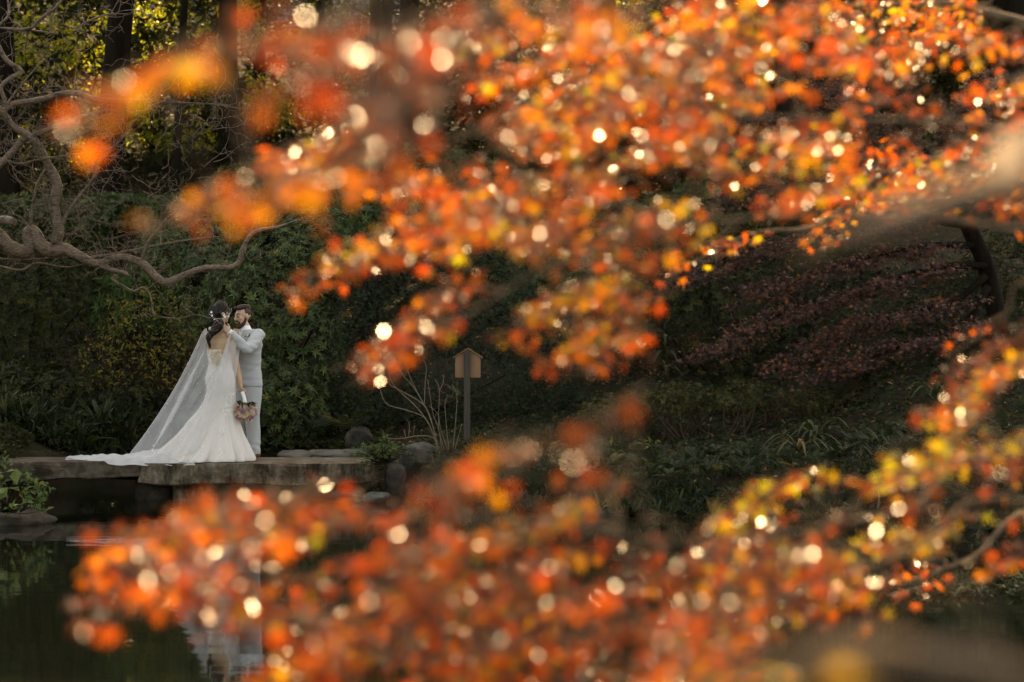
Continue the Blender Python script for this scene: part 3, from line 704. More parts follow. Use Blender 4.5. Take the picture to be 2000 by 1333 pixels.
sb = P(861, 893, 28.2); shrub = empty('bare_shrub', (sb[0], sb[1], float(gz(sb[0], sb[1]))), 'bare many-stemmed shrub with a few pale leaves beside the board', 'shrub')
for k, s in enumerate(SH):
    q = z6(s); Y = 28.2 + random.uniform(-.1, .1); pts = [P(x, y, 28.2 + (Y - 28.2) * min(1, 2 * i / len(q))) for i, (x, y) in enumerate(q)]
    r0 = .009 if len(q) > 4 else .005
    V, F = tube(*catmull(pts, np.linspace(r0, .0035, len(q)), 4), 7); link('stem', mesh_np(V, F, M['twig'], smooth=True), shrub)
for x, y, s in [(985, 560, .1), (960, 540, .12), (940, 520, .1), (975, 500, .09), (1000, 545, .1), (930, 575, .07), (915, 570, .06), (945, 710, .06), (660, 730, .05), (745, 815, .05), (640, 550, .04), (975, 615, .06), (800, 440, .04), (885, 450, .04)]:
    c = P(600 + x * .3, 600 + y * .3 + 6, 28.15); d = np.array([random.uniform(-.8, .8), -.3, 1.])
    V = leaf_t(.36)[0] * s @ frames(d, np.array([random.uniform(-.4, .4), -1., .3])).T + c; link('leaf', mesh_np(V, LEAF[1], M['leaf_pale'], np.full(len(V), random.uniform(.4, 1))), shrub)

# ------------------------------------------------------------------ bare crape-myrtle tree at left
MY = 26.5
mroot = empty('bare_tree', (-6.75, MY, float(gz(-6.75, MY))), 'leafless tree with smooth twisting branches reaching in from the left border', 'tree')
BR = [
 ([(-30, 452), (0, 463), (19, 482), (47, 494), (60, 479), (53, 460), (63, 450), (72, 462), (82, 482), (104, 490), (126, 487), (151, 498), (176, 511), (195, 515), (214, 508), (239, 503), (265, 509), (284, 520), (302, 539), (324, 553), (353, 541), (388, 527), (423, 523), (455, 522), (469, 509), (474, 488), (490, 460), (511, 449), (543, 444), (578, 432), (607, 421)],
  [.085, .085, .08, .078, .07, .055, .062, .078, .085, .085, .07, .055, .046, .045, .043, .042, .044, .046, .045, .042, .037, .033, .031, .032, .03, .026, .024, .022, .017, .011, .005]),
 ([(110, 478), (115, 448), (110, 419), (107, 394), (113, 366), (104, 341), (91, 315), (79, 290), (63, 271), (47, 260), (28, 248), (9, 224), (-8, 205)], [.065, .06, .055, .056, .06, .056, .045, .042, .045, .04, .036, .035, .035]),
 ([(5, 217), (28, 204), (57, 199), (88, 194), (120, 185), (151, 183), (189, 193), (240, 197), (293, 196), (330, 200), (420, 205), (480, 215)], [.03, .032, .035, .036, .034, .03, .024, .02, .014, .01, .007, .004]),
 ([(57, 268), (95, 254), (132, 240), (164, 227), (210, 215)], [.03, .03, .026, .02, .01]),
 ([(50, 268), (25, 297), (-8, 332)], [.04, .038, .038]),
 ([(120, 445), (135, 413), (158, 382), (183, 350), (192, 331), (189, 322), (208, 303), (239, 271), (261, 240), (293, 205), (330, 160)], [.02, .02, .019, .019, .02, .016, .014, .011, .009, .007, .003]),
 ([(60, 450), (65, 400), (74, 360), (88, 331)], [.018, .016, .015, .012]),
 ([(277, 513), (287, 479), (309, 448), (339, 419), (400, 385)], [.018, .016, .014, .012, .004]),
 ([(178, 503), (220, 497), (268, 487), (315, 478), (400, 465), (450, 462)], [.014, .014, .012, .01, .007, .003]),
 ([(195, 518), (217, 527), (243, 533), (249, 539)], [.03, .026, .022, .02]),
 ([(240, 533), (222, 543), (229, 552), (261, 569), (279, 562), (293, 576), (300, 612), (310, 619), (353, 622), (381, 615), (413, 622), (436, 624)], [.012, .012, .014, .013, .012, .01, .008, .007, .006, .005, .004, .002]),
 ([(-5, 519), (41, 528), (72, 514), (126, 522), (170, 515)], [.014, .014, .01, .007, .004]),
 ([(-5, 505), (40, 508), (90, 505), (130, 500)], [.012, .01, .008, .005]),
 ([(-4, 56), (56, 58), (80, 38), (108, 18), (128, -6)], [.018, .018, .018, .016, .014]),
 ([(56, 58), (53, 80), (50, 102)], [.014, .012, .004]), ([(58, 60), (90, 64), (115, 68)], [.012, .009, .004]),
 ([(120, 46), (147, 56), (175, 42), (210, 30), (252, 28)], [.008, .011, .012, .01, .004]),
 ([(-4, 86), (14, 119), (42, 140), (21, 154), (3, 172), (10, 195), (12, 215)], [.024, .026, .026, .026, .024, .022, .02]),
 ([(10, 210), (40, 170), (80, 125), (120, 95)], [.012, .01, .007, .003]),
 ([(0, 50), (18, 30), (16, -6)], [.016, .014, .012]),
 ([(0, 310), (40, 320), (80, 312), (130, 304), (190, 296), (225, 288)], [.014, .013, .012, .01, .006, .003]),
 ([(-10, 432), (10, 430), (27, 434)], [.05, .05, .045]),
]
tw = []
def twig(p, d, L, r, depth):
    n = 5; pts = [p]; d = unit(d)
    for k in range(n):
        d = unit(d + rng.normal(size=3) * np.array([.42, .25, .36])); pts.append(pts[-1] + d * L / n)
    tw.append(tube(*catmull(pts, np.linspace(r, .0018, n + 1), 2), 4, caps=False))
    if depth:
        for _ in range(random.choice((2, 3))):
            k = random.randint(1, n); twig(pts[k], d + rng.normal(size=3) * .9, L * random.uniform(.4, .7), r * .65, depth - 1)
for k, (q, r) in enumerate(BR):
    ph = random.uniform(0, 6)
    # big limbs share one depth so that joints meet; each wanders a little in depth
    pts = [P(x, y, MY + .10 * math.sin(.012 * x + .5) + (.25 * math.sin(ph) * min(1, i / len(q) * 1.5) if k not in (0, 1, 4, 17) else 0)) for i, (x, y) in enumerate(q)]
    c, rr = catmull(pts, r, 6)
    V, F = tube(c, rr, 12)
    nn = np.array([noise.fractal(Vector(v) * 5, 1, 2, 3) for v in V]); cen = np.vstack([np.repeat(c, 12, 0), c[0], c[-1]])
    V = cen + (V - cen) * (1 + .16 * nn[:, None])
    link('branch', mesh_np(V, F, M['bark_myrtle'], smooth=True), mroot)
    for _ in range(int(len(q) * (2.2 if k in (2, 5, 8, 3, 20, 7, 16) else .9))):
        i = random.randint(1, len(c) - 1)
        twig(c[i], np.array([random.uniform(-.4, 1), random.uniform(-.4, .4), random.uniform(-.2, 1)]), random.uniform(.22, .55), .0055, 2)
for _ in range(60):
    twig(P(random.uniform(0, 420), random.uniform(230, 470), MY + .1), np.array([random.uniform(-.3, 1), 0, random.uniform(-.3, 1)]), random.uniform(.3, .6), .005, 2)
V, F = merge(tw); link('twigs', mesh_np(V, F, M['bark_myrtle'], smooth=True), mroot, kind='stuff')
g0 = float(gz(-6.75, MY))
V, F = tube(*catmull([(-6.75, MY, g0 - .2), (-6.7, MY + .05, 1.2), (-6.4, MY, 2.4), P(-50, 445, MY + .05), P(-25, 454, MY + .05)], [.19, .16, .14, .10, .085], 6), 14); link('trunk', mesh_np(V, F, M['bark_myrtle'], smooth=True), mroot)
V, F = tube(*catmull([(-6.55, MY, 2.0), (-6.5, MY + .1, 3.4), (-6.2, MY, 4.2), P(-60, 180, MY), P(-8, 205, MY)], [.12, .10, .08, .05, .035], 6), 12); link('branch', mesh_np(V, F, M['bark_myrtle'], smooth=True), mroot)
V, F = tube(*catmull([(-6.5, MY + .05, 3.3), (-6.3, MY, 4.6), P(-30, 60, MY), P(-3, 60, MY)], [.09, .06, .035, .02], 6), 12); link('branch', mesh_np(V, F, M['bark_myrtle'], smooth=True), mroot)

# ------------------------------------------------------------------ purple maple on the right slope
PY = 29.6
pb0 = P(1945, 760, PY + .4); proot = empty('purple_maple', (pb0[0], PY + .4, float(gz(pb0[0], PY + .4))), 'purple-leaved Japanese maple spreading over the right slope', 'tree')
V, F = tube(*catmull([(pb0[0], PY + .4, float(gz(pb0[0], PY + .4)) - .1), P(1950, 640, PY + .4), P(1925, 520, PY + .3), P(1890, 440, PY + .2), P(1850, 330, PY)], [.13, .12, .11, .10, .07], 6), 12); link('trunk', mesh_np(V, F, M['bark_dark'], smooth=True), proot)
limbs = [[(1925, 520), (1850, 520), (1740, 545), (1640, 580), (1560, 600), (1480, 640), (1400, 690)], [(1925, 540), (1860, 590), (1760, 610), (1690, 630), (1620, 660), (1560, 710)], [(1890, 440), (1780, 430), (1660, 450), (1540, 470), (1430, 500), (1340, 540)],
         [(1900, 480), (1820, 480), (1700, 500), (1580, 540), (1500, 560)], [(1860, 350), (1780, 270), (1700, 200), (1620, 150)], [(1870, 380), (1760, 340), (1640, 330), (1500, 360), (1380, 400)], [(1850, 330), (1900, 220), (1960, 140)],
         [(1930, 560), (1880, 640), (1800, 660), (1700, 700), (1620, 715)], [(1880, 420), (1960, 380), (2040, 380)], [(1800, 300), (1700, 300), (1560, 240), (1420, 220), (1300, 190)]]
lp, ln_, strands = [], [], []
for q in limbs:
    Y0 = PY + random.uniform(-.3, .4); pts = [P(x, y, Y0 + .25 * math.sin(.01 * x)) for x, y in q]
    c, rr = catmull(pts, np.linspace(.05, .006, len(pts)), 6); V, F = tube(c, rr, 8); link('branch', mesh_np(V, F, M['bark_dark'], smooth=True), proot)
    for k in range(4, len(c)):
        for _ in range(4):
            a = c[k] + rng.normal(size=3) * [.14, .22, .045] + [0, -.16, -.02]; d = unit(np.array([-.8, random.uniform(-.9, .1), random.uniform(-.5, -.05)])); L = random.uniform(.25, .55)
            strands.append(tube([c[k], a, a + d * L], [.003, .0025, .001], 4, caps=False))
            s = rng.uniform(0, 1, 16); lp.append(a + d * L * s[:, None] + rng.normal(size=(16, 3)) * [.05, .07, .022])
lp = np.vstack(lp); n = len(lp)
N = unit(np.tile([0, -.5, 1.], (n, 1)) + rng.normal(size=(n, 3)) * .45); d = np.tile([-.7, -.3, -.5], (n, 1)) + rng.normal(size=(n, 3)) * .6
V, F = scatter(*MAPLE7, lp, frames(d, N), rng.uniform(.06, .11, n)); link('foliage', mesh_np(V, F, M['leaf_purple'], np.repeat(rng.beta(1.2, 1.5, n), len(MAPLE7[0]))), proot, kind='stuff')
V, F = merge(strands); link('twigs', mesh_np(V, F, M['twig_brown'], smooth=True), proot, kind='stuff')

# ------------------------------------------------------------------ forest on the slope
def crown_mesh(seed, rad, h, n, size, mat):
    blobs = [(np.array([rng.normal() * rad * .45, rng.normal() * rad * .45, rng.uniform(0, h)]), np.array([1, 1, .6]) * rad * rng.uniform(.4, .65)) for _ in range(9)]
    p, nn = [], []
    for c, r in blobs:
        k = n // 9; dd = rand_dirs(k); p.append(c + dd * r * rng.uniform(.5, 1.05, (k, 1))); nn.append(dd)
    p = np.vstack(p); nn = np.vstack(nn)
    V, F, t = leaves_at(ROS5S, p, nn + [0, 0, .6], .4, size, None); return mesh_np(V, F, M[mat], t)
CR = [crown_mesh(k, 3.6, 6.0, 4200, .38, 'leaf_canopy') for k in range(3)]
def tree(label, x, y, r, h, lean=(0, 0), crown=0, group='tall trees on the slope', yaw=None):
    g = float(gz(x, y)); root = empty('forest_tree', (x, y, g), label, 'tree', group)
    pts = [(x, y, g - .3), (x + lean[0] * .3, y + lean[1] * .3, g + h * .3), (x + lean[0] * .7, y + lean[1] * .7, g + h * .65), (x + lean[0], y + lean[1], g + h + 3)]
    V, F = tube(*catmull(pts, [r * 1.25, r, r * .85, r * .3], 6), 12); link('trunk', mesh_np(V, F, M['bark_dark'], smooth=True), root)
    for k in range(5):
        z = h * (.72 + .07 * k); a = random.uniform(0, 6.28); s = np.array([x + lean[0] * .75, y + lean[1] * .75, g + z])
        V, F = tube(*catmull([s, s + [math.cos(a) * 1.2, math.sin(a) * 1.2, .8], s + [math.cos(a) * 2.6, math.sin(a) * 2.6, 1.7]], [r * .4, r * .25, r * .08], 4), 6); link('limb', mesh_np(V, F, M['bark_dark'], smooth=True), root)
    o = bpy.data.objects.new('crown', CR[crown]); COL.objects.link(o); o.parent = root; o.location = (lean[0], lean[1], h); o.scale = (1.3, 1.3, 1.1); o.rotation_euler = (0, 0, random.uniform(0, 6.28) if yaw is None else yaw); o['kind'] = 'stuff'
    return root
def tpx(px, Y): return (px - 1000) / FPX * Y
tree('straight dark trunk standing behind the orange leaves at upper left', tpx(446, 49), 49, .19, 11.5, crown=0)
tree('thick leaning dark trunk at the upper left behind the bare branches', tpx(205, 45), 45, .24, 10.5, (.8, .3), 1)
tree('slim dark trunk right of the straight trunk at upper left', tpx(508, 55), 55, .12, 12, crown=2)
tree('dark trunk at the upper left corner', tpx(20, 46), 46, .17, 11, (-.3, 0), 2)
tree('slender dark sapling trunk left of the straight trunk', tpx(338, 44), 44, .07, 10, (.5, 0), 0)
tree('dark trunk at the upper right border', tpx(1960, 42), 42, .28, 10.5, (.4, 0), 1)
tree('dark trunk behind the upper right maple leaves', tpx(1680, 47), 47, .2, 11, crown=2)
tree('dark trunk hidden behind the bright leaf cluster', tpx(1180, 46), 46, .2, 11, crown=0)
tree('dark trunk behind the brown blurred leaves at top', tpx(800, 46), 46, .2, 11, crown=1)
sp = [(-9.5, 40, 10), (-2.4, 40.5, 10), (1.2, 41.5, 10), (4.6, 40.5, 10), (8.0, 41, 10), (11.5, 42, 10), (-12, 47, 10), (5, 47, 11), (9.5, 48, 11), (13, 50, 11), (-3, 53, 12), (2, 53, 12), (7, 54, 12), (-14, 55, 12), (12, 57, 12), (-5, 62, 12), (0, 61, 12), (5, 62, 12), (-16, 64, 12), (10, 66, 12), (16, 62, 12), (-10, 74, 12), (0, 74, 12), (8, 76, 12), (-18, 76, 12), (18, 74, 12)]
for k, (x, y, h) in enumerate(sp):
    tree('tall evergreen deep in the dark wood on the slope', x, y, random.uniform(.09, .15), h, (random.uniform(-.5, .5), 0), k % 3, 'dark wood on the slope')

# thick undergrowth closing the view under the trees
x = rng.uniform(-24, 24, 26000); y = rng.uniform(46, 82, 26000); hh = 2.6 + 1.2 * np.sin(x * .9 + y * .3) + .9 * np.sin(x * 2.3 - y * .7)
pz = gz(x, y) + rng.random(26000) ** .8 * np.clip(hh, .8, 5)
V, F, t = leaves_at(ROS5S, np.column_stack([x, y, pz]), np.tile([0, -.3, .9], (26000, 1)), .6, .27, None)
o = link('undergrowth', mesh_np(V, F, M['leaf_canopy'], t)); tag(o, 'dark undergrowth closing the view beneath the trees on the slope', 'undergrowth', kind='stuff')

# understory saplings, back-lit by sun between the trunks
def sapling(label, px, py, Y, rpx, rpy, n, mat='leaf_glow', size=.13):
    c, r = el(px, py, Y, rpx, rpy, 1.3); g = float(gz(c[0], Y)); root = empty('understory_sapling', (c[0], Y, g), label, 'sapling', 'back-lit saplings')
    for k in range(4):
        t = c + rand_dirs(1)[0] * r * .8; V, F = stems((c[0] + random.uniform(-.3, .3), Y, g - .1), [t], .03, .008, 6, .1)[0]; link('stem', mesh_np(V, F, M['bark_dark'], smooth=True), root)
    k = 14; cl = c + rand_dirs(k) * r * rng.uniform(.2, 1, (k, 1)); p = np.vstack([q + rng.normal(size=(n // k, 3)) * r * .22 for q in cl])
    m_ = len(p); N = rand_dirs(m_, .8); dd = rand_dirs(m_) + [0, 0, -.4]
    V, F = scatter(*leaf_t(.42), p, frames(dd, N), size * rng.uniform(.7, 1.3, m_)); link('foliage', mesh_np(V, F, M[mat], np.repeat(rng.random(m_), 5)), root, kind='stuff')
for a in [('leafy sapling glowing yellow-green at the top left corner', 60, 60, 51, 90, 110), ('sapling glowing behind the upper bare branches', 150, 100, 52, 80, 110), ('bright yellow-green sapling between the two large trunks', 290, 60, 52, 90, 90), ('glowing sapling left of the straight dark trunk', 400, 150, 53, 50, 130), ('low glowing sapling under the straight dark trunk', 340, 270, 50, 110, 50),
          ('sapling with glints right of the straight dark trunk', 530, 210, 51, 60, 60), ('yellow-green leaves at top beside the tiled roof', 470, 30, 54, 60, 60), ('low leafy sapling at the left border under the bare branches', 60, 300, 50, 110, 80), ('yellow-green sapling showing through the top of the bokeh', 1230, 30, 54, 120, 80), ('dim sapling behind the brown blurred leaves', 700, 180, 54, 140, 130)]:
    sapling(*a, 900)

# ------------------------------------------------------------------ tiled roof at the top
HY = 74.0; hx = tpx(530, HY)
M['tile'] = simple('grey roof tile', [(.3, (.16, .16, .18)), (.7, (.28, .28, .31))], 3, .35, .2, 20)
M['plaster'] = simple('dark timber wall', [(.3, (.05, .035, .025)), (.7, (.10, .075, .055))], 2, .9, .3, 12)
house = empty('garden_house', (hx, HY, float(gz(hx, HY))), 'grey wavy-tiled roof of a garden house at the top behind the trunks', 'building')
z0 = 10.2
for c in range(16):
    n = 97; x = np.linspace(hx - 4.2, hx + 4.2, n); wv = .045 * np.abs(np.sin(np.pi * (x - hx) / .28)); y0, y1 = HY - 1.6 + c * .24, HY - 1.6 + (c + 1) * .24 + .03; zz = z0 + c * .15
    V = np.vstack([np.column_stack([x, np.full(n, y0), zz + wv + .05]), np.column_stack([x, np.full(n, y1), zz + .16 + wv]), np.column_stack([x, np.full(n, y0 + .01), zz + wv * .4 - .01])])
    jj = np.arange(n - 1); F = np.vstack([np.stack([jj, jj + 1, n + jj + 1, n + jj], -1), np.stack([2 * n + jj, 2 * n + jj + 1, jj + 1, jj], -1)])
    link('tile_course', mesh_np(V, F, M['tile'], smooth=True), house)
link('wall', mesh_np(*box_parts(hx - 3.6, hx + 3.6, HY - .9, HY + 2.2, float(gz(hx, HY)) - .8, z0 + .05), M['plaster']), house)
link('ridge', mesh_np(*tube([(hx - 4.3, HY + 2.3, z0 + 2.5), (hx + 4.3, HY + 2.3, z0 + 2.5)], .16, 10), M['tile'], smooth=True), house)

# ------------------------------------------------------------------ cloth, skin and hair materials
def cloth(name, col, rough=.85, scale=60, var=.06, bmp=.25, sheen=.3, dist=.004):
    m, nt, b, out = newmat(name); c = np.array(col)
    f = noise_node(nt, scale, 4); nt.links.new(ramp(nt, [(.3, tuple(c * (1 - var))), (.7, tuple(np.minimum(c * (1 + var), .95)))], f), b.inputs['Base Color'])
    b.inputs['Roughness'].default_value = rough; b.inputs['Sheen Weight'].default_value = sheen; b.inputs['Specular IOR Level'].default_value = .2
    bump(nt, b, noise_node(nt, scale * .35, 6), bmp, dist); return m
def skinmat(name, col):
    m, nt, b, out = newmat(name); c = np.array(col)
    f = noise_node(nt, 14, 5); nt.links.new(ramp(nt, [(.3, tuple(c * .9)), (.7, tuple(c * 1.08))], f), b.inputs['Base Color'])
    b.inputs['Roughness'].default_value = .5; b.inputs['Subsurface Weight'].default_value = .12; b.inputs['Subsurface Radius'].default_value = (.02, .008, .004); b.inputs['Specular IOR Level'].default_value = .35
    return m
def hairmat(name, a, c):
    m, nt, b, out = newmat(name); f = noise_node(nt, 30, 6, .7, stretch=(1, 1, .25)); nt.links.new(ramp(nt, [(.35, a), (.7, c)], f), b.inputs['Base Color'])
    b.inputs['Roughness'].default_value = .5; b.inputs['Specular IOR Level'].default_value = .2; bump(nt, b, noise_node(nt, 90, 4, .6, stretch=(1, 1, .2)), .7, .01); return m
M['gown'] = cloth('ivory tulle gown', (.67, .585, .55), .9, 90, .05, .35)
M['suit'] = cloth('pale grey suit', (.375, .38, .395), .9, 120, .05, .2)
M['shirt'] = cloth('white shirt', (.78, .78, .79), .8, 100, .02, .1)
M['tie'] = cloth('blush tie', (.5, .38, .36), .6, 60, .06, .1)
M['button_dark'] = cloth('dark cuff button', (.06, .06, .07), .5, 60, .06, .1)
M['skin_b'] = skinmat('tan skin', (.46, .27, .17)); M['skin_g'] = skinmat('light skin', (.55, .33, .24))
M['hair_b'] = hairmat('dark brown hair', (.004, .0025, .002), (.022, .011, .008)); M['hair_g'] = hairmat('short brown hair', (.008, .005, .0035), (.035, .02, .013))
M['fade'] = hairmat('clipped side hair', (.05, .03, .021), (.10, .06, .042))
M['beard'] = hairmat('brown beard', (.024, .013, .008), (.075, .04, .025))
M['lip'] = skinmat('lips', (.42, .19, .15)); M['shoe'] = simple('brown leather', [(.3, (.09, .035, .017)), (.7, (.16, .065, .03))], 12, .35, .1)
M['petal_white'] = cloth('white petals', (.78, .77, .78), .6, 60, .03, .1)
M['lace'] = cloth('white lace', (.8, .77, .74), .8, 80, .04, .2); M['lace_gold'] = cloth('champagne lace', (.55, .42, .3), .6, 70, .12, .2)
M['rose_pink'] = cloth('dusty pink petals', (.42, .14, .18), .7, 50, .15, .1); M['rose_cream'] = cloth('cream petals', (.62, .48, .32), .7, 50, .12, .1); M['rose_mauve'] = cloth('mauve petals', (.36, .28, .36), .7, 50, .12, .1)
M['ring'] = simple('silver ring', [(.3, (.5, .5, .5)), (.7, (.7, .7, .7))], 3, .2, 0); M['ring'].node_tree.nodes['Principled BSDF'].inputs['Metallic'].default_value = 1
M['tie_dark'] = cloth('striped tie edge', (.07, .075, .10), .6, 60, .06, .1)
def tulle(name, cover, col):
    m, nt, b, out = newmat(name); nt.nodes.remove(b)
    d = nt.nodes.new('ShaderNodeBsdfDiffuse'); d.inputs[0].default_value = (*col, 1); t = nt.nodes.new('ShaderNodeBsdfTranslucent'); t.inputs[0].default_value = (*col, 1)
    a = nt.nodes.new('ShaderNodeMixShader'); a.inputs[0].default_value = .4; nt.links.new(d.outputs[0], a.inputs[1]); nt.links.new(t.outputs[0], a.inputs[2])
    tr = nt.nodes.new('ShaderNodeBsdfTransparent'); mx = nt.nodes.new('ShaderNodeMixShader')
    f = noise_node(nt, 5, 4); mr = nt.nodes.new('ShaderNodeMapRange'); mr.inputs[1].default_value = .3; mr.inputs[2].default_value = .7; mr.inputs[3].default_value = cover * .85; mr.inputs[4].default_value = cover * 1.15
    nt.links.new(f, mr.inputs[0]); nt.links.new(mr.outputs[0], mx.inputs[0]); nt.links.new(tr.outputs[0], mx.inputs[1]); nt.links.new(a.outputs[0], mx.inputs[2]); nt.links.new(mx.outputs[0], out.inputs['Surface'])
    return m
M['tulle'] = tulle('sheer tulle', .42, (.78, .78, .80)); M['tulle_train'] = tulle('gathered tulle', .8, (.76, .74, .74))

def hand(wrist, d, nrm, thumb, size=.19, curl=(.3, .35, .3), spread=.06, grip=None):
    """palm and five fingers; d = fingers' direction, nrm = palm-side normal (fingers curl towards it), thumb = side vector"""
    d = unit(d); nrm = unit(np.asarray(nrm, float) - d * np.dot(nrm, d)); th = unit(np.cross(d, nrm)); th = th * np.sign(np.dot(th, thumb))
    w0 = np.asarray(wrist, float); pl = size * .5; parts = []
    kn = w0 + d * pl
    for s, r in ((.32, .019), (.1, .021), (-.12, .021), (-.33, .018)):
        parts.append(tube([w0 + th * s * size * .22, w0 + d * pl * .5 + th * s * size * .32, kn + th * s * size * .42], [r * .85, r, r * .75], 10, (nrm, .72)))
    for k, (s, L) in enumerate(((.34, .44), (.115, .49), (-.11, .46), (-.33, .37))):
        p = kn + th * s * size * .42 - d * .012; dd = unit(d + th * s * spread * 3); pts = [p]; rr = [.0095]; ang = 0
        for q, (fr, c) in enumerate(zip((.45, .32, .25), curl)):
            ang += c + k * .03; e = dd * math.cos(ang) + nrm * math.sin(ang); pts.append(pts[-1] + e * L * size * fr); rr.append((.009, .008, .0065)[q])
        parts.append(tube(*catmull(pts, rr, 3), 8))
    p = w0 + d * pl * .25 + th * size * .12; a = unit(d * .55 + th * .75 + nrm * .35); b2 = unit(d * .85 + th * .35 + nrm * .35)
    parts.append(tube([p, p + a * size * .2, p + a * size * .2 + b2 * size * .17, p + a * size * .2 + b2 * size * .3], [.014, .012, .0105, .007], 8))
    return parts
def head_frame(c, yawdir, pitch=0., roll=0.):
    f = unit(np.array([yawdir[0], yawdir[1], 0.])); l = np.array([-f[1], f[0], 0]); f = unit(f * math.cos(pitch) + np.array([0, 0, math.sin(pitch)])); u = np.cross(l, f)
    u = np.cross(f, -l); u = unit(np.cross(l, f)) if np.cross(l, f)[2] > 0 else unit(np.cross(f, l))
    # columns: left, forward, up
    return np.stack([np.array([-(-l[0]), l[1], l[2]]) , f, u], -1), np.asarray(c, float)
def HE(fr, c, r, seg=16, ring=10):
    R, o = fr; V, F = ellipsoid((0, 0, 0), r, None, seg, ring); V = (V + np.asarray(c)) @ R.T + o; return V, F
def HT(fr, pts, rad, sides=8):
    R, o = fr; V, F = tube(*catmull(pts, rad, 3), sides); return V @ R.T + o, F
def head_parts(fr, male=True):
    k = 1.0 if male else .95; E = lambda c, r: HE(fr, np.array(c) * k, np.array(r) * k); T = lambda p, r: HT(fr, np.array(p) * k, np.array(r) * k)
    return [E((0, -.012, .03), (.074, .094, .098)), E((0, .028, -.045), (.06, .064, .076)), E((0, .066, -.100), (.028, .024, .021)), T([(0, .084, .035), (0, .098, .01), (0, .112, -.018), (0, .104, -.03)], [.011, .012, .014, .012]),
            E((.014, .094, -.025), (.011, .012, .009)), E((-.014, .094, -.025), (.011, .012, .009)), E((0, .078, .036), (.052, .02, .012)), E((.036, .062, -.015), (.026, .024, .022)), E((-.036, .062, -.015), (.026, .024, .022)),
            E((.081, -.006, -.003), (.012, .02, .03)), E((-.081, -.006, -.003), (.012, .02, .03)), E((.031, .077, .012), (.015, .010, .010)), E((-.031, .077, .012), (.015, .010, .010)), E((0, .09, -.058), (.024, .013, .011))]

# ------------------------------------------------------------------ groom
G = np.array([-3.065, 28.05, DECK + .006]); gf = unit(np.array([-.7, -.714, 0])); gl = np.array([.714, -.7, 0])
gyaw = math.atan2(gl[1], gl[0])
groom = empty('person', G, 'bearded man in a pale grey suit cupping the face of the woman in white', 'person')
hc = np.array([-.05, -.05, 1.655]); hf = head_frame(hc, (-.76, -.65), -.14)
LS, LE, LW = gl * .185 + [0, 0, 1.445], np.array([.035, -.40, 1.285]), np.array([-.16, -.46, 1.475])
RS, REl, RW = -gl * .185 + [0, 0, 1.445], np.array([-.22, -.06, 1.21]), np.array([-.16, -.27, 1.12])
body = [loft([(0, 0, z, rx - .012, ry - .012, gyaw) for z, rx, ry in [(.84, .17, .13), (.95, .175, .125), (1.08, .155, .11), (1.22, .165, .115), (1.34, .185, .125), (1.43, .18, .11), (1.49, .12, .085)]]),
        tube([(0, 0, 1.42), (-.02, -.02, 1.5), (-.06, -.045, 1.59), hc], [.075, .064, .06, .05], 14)]
body += head_parts(hf)
for S_, E_, W_ in ((LS, LE, LW), (RS, REl, RW)): body.append(tube(*catmull([S_, (S_ + E_) / 2, E_, (E_ + W_) / 2, W_], [.055, .05, .043, .04, .028], 4), 12))
body += hand(LW, np.array([-.75, .1, .62]), np.array([-.3, .8, -.1]), np.array([.3, .3, .8]), .19, (.15, .3, .35), .05)
body += hand(RW, np.array([-.5, -.8, -.1]), np.array([.6, -.2, 0]), np.array([0, 0, 1.]), .19, (.3, .4, .3))
for sg in (1, -1):
    hip = gl * .088 * sg; body.append(tube(*catmull([hip + [0, 0, .9], hip + gf * .01 + [0, 0, .5], hip + gl * .01 * sg + [0, 0, .09]], [.085, .055, .04], 4), 12))
    body.append(tube([hip - gf * .05 + [0, 0, .05], hip + gf * .06 + [0, 0, .045], hip + gf * .17 + [0, 0, .03]], [.035, .038, .028], 10))
me = remesh(body, .0062, 2); me.materials.append(M['skin_g']); link('body', me, groom, loc=G)
JS = [(.845, .205, .142), (.90, .202, .14), (1.0, .188, .132), (1.09, .178, .126), (1.2, .185, .13), (1.32, .203, .138), (1.41, .205, .128), (1.465, .175, .105), (1.505, .105, .085)]
jk = [loft([(0, 0, z, a, b_, gyaw) for z, a, b_ in JS], 36), ellipsoid(LS - [0, 0, .005], (.082, .08, .07)), ellipsoid(RS - [0, 0, .005], (.08, .08, .07)),
      tube(*catmull([LS, (LS + LE) / 2 + [.012, 0, -.005], LE + [.0, 0, -.005], (LE + LW) / 2 + [0, 0, -.005], LW - unit(LW - LE) * .015], [.078, .073, .063, .054, .043], 5), 16),
      tube(*catmull([RS, (RS + REl) / 2, REl, RW], [.078, .07, .06, .045], 5), 16)]
me = remesh(jk, .008, 5)
V = getv(me).astype(float); me.calc_loop_triangles()
nr = np.empty(len(V) * 3, np.float32); me.vertices.foreach_get('normal', nr); nr = nr.reshape(-1, 3)
ax = unit(LE - LS); ax2 = unit(LW - LE)
ds = np.array([noise.noise(Vector((v[0] * 9, v[1] * 9, v[2] * 22))) * .009 + math.sin(v[2] * 75 + v[0] * 40 + 2 * noise.noise(Vector(v) * 6)) * .005 * max(0, 1 - np.linalg.norm(v - LE) / .16) for v in V])
setv(me, V + nr * ds[:, None]); me.materials.append(M['suit']); jacket = link('jacket', me, groom, loc=G)
def jsurf(th, z, off=.006):
    a = np.interp(z, [s[0] for s in JS], [s[1] for s in JS]) + off; b_ = np.interp(z, [s[0] for s in JS], [s[2] for s in JS]) + off
    return gl * a * math.cos(th) + gf * b_ * math.sin(th) + np.array([0, 0, z])
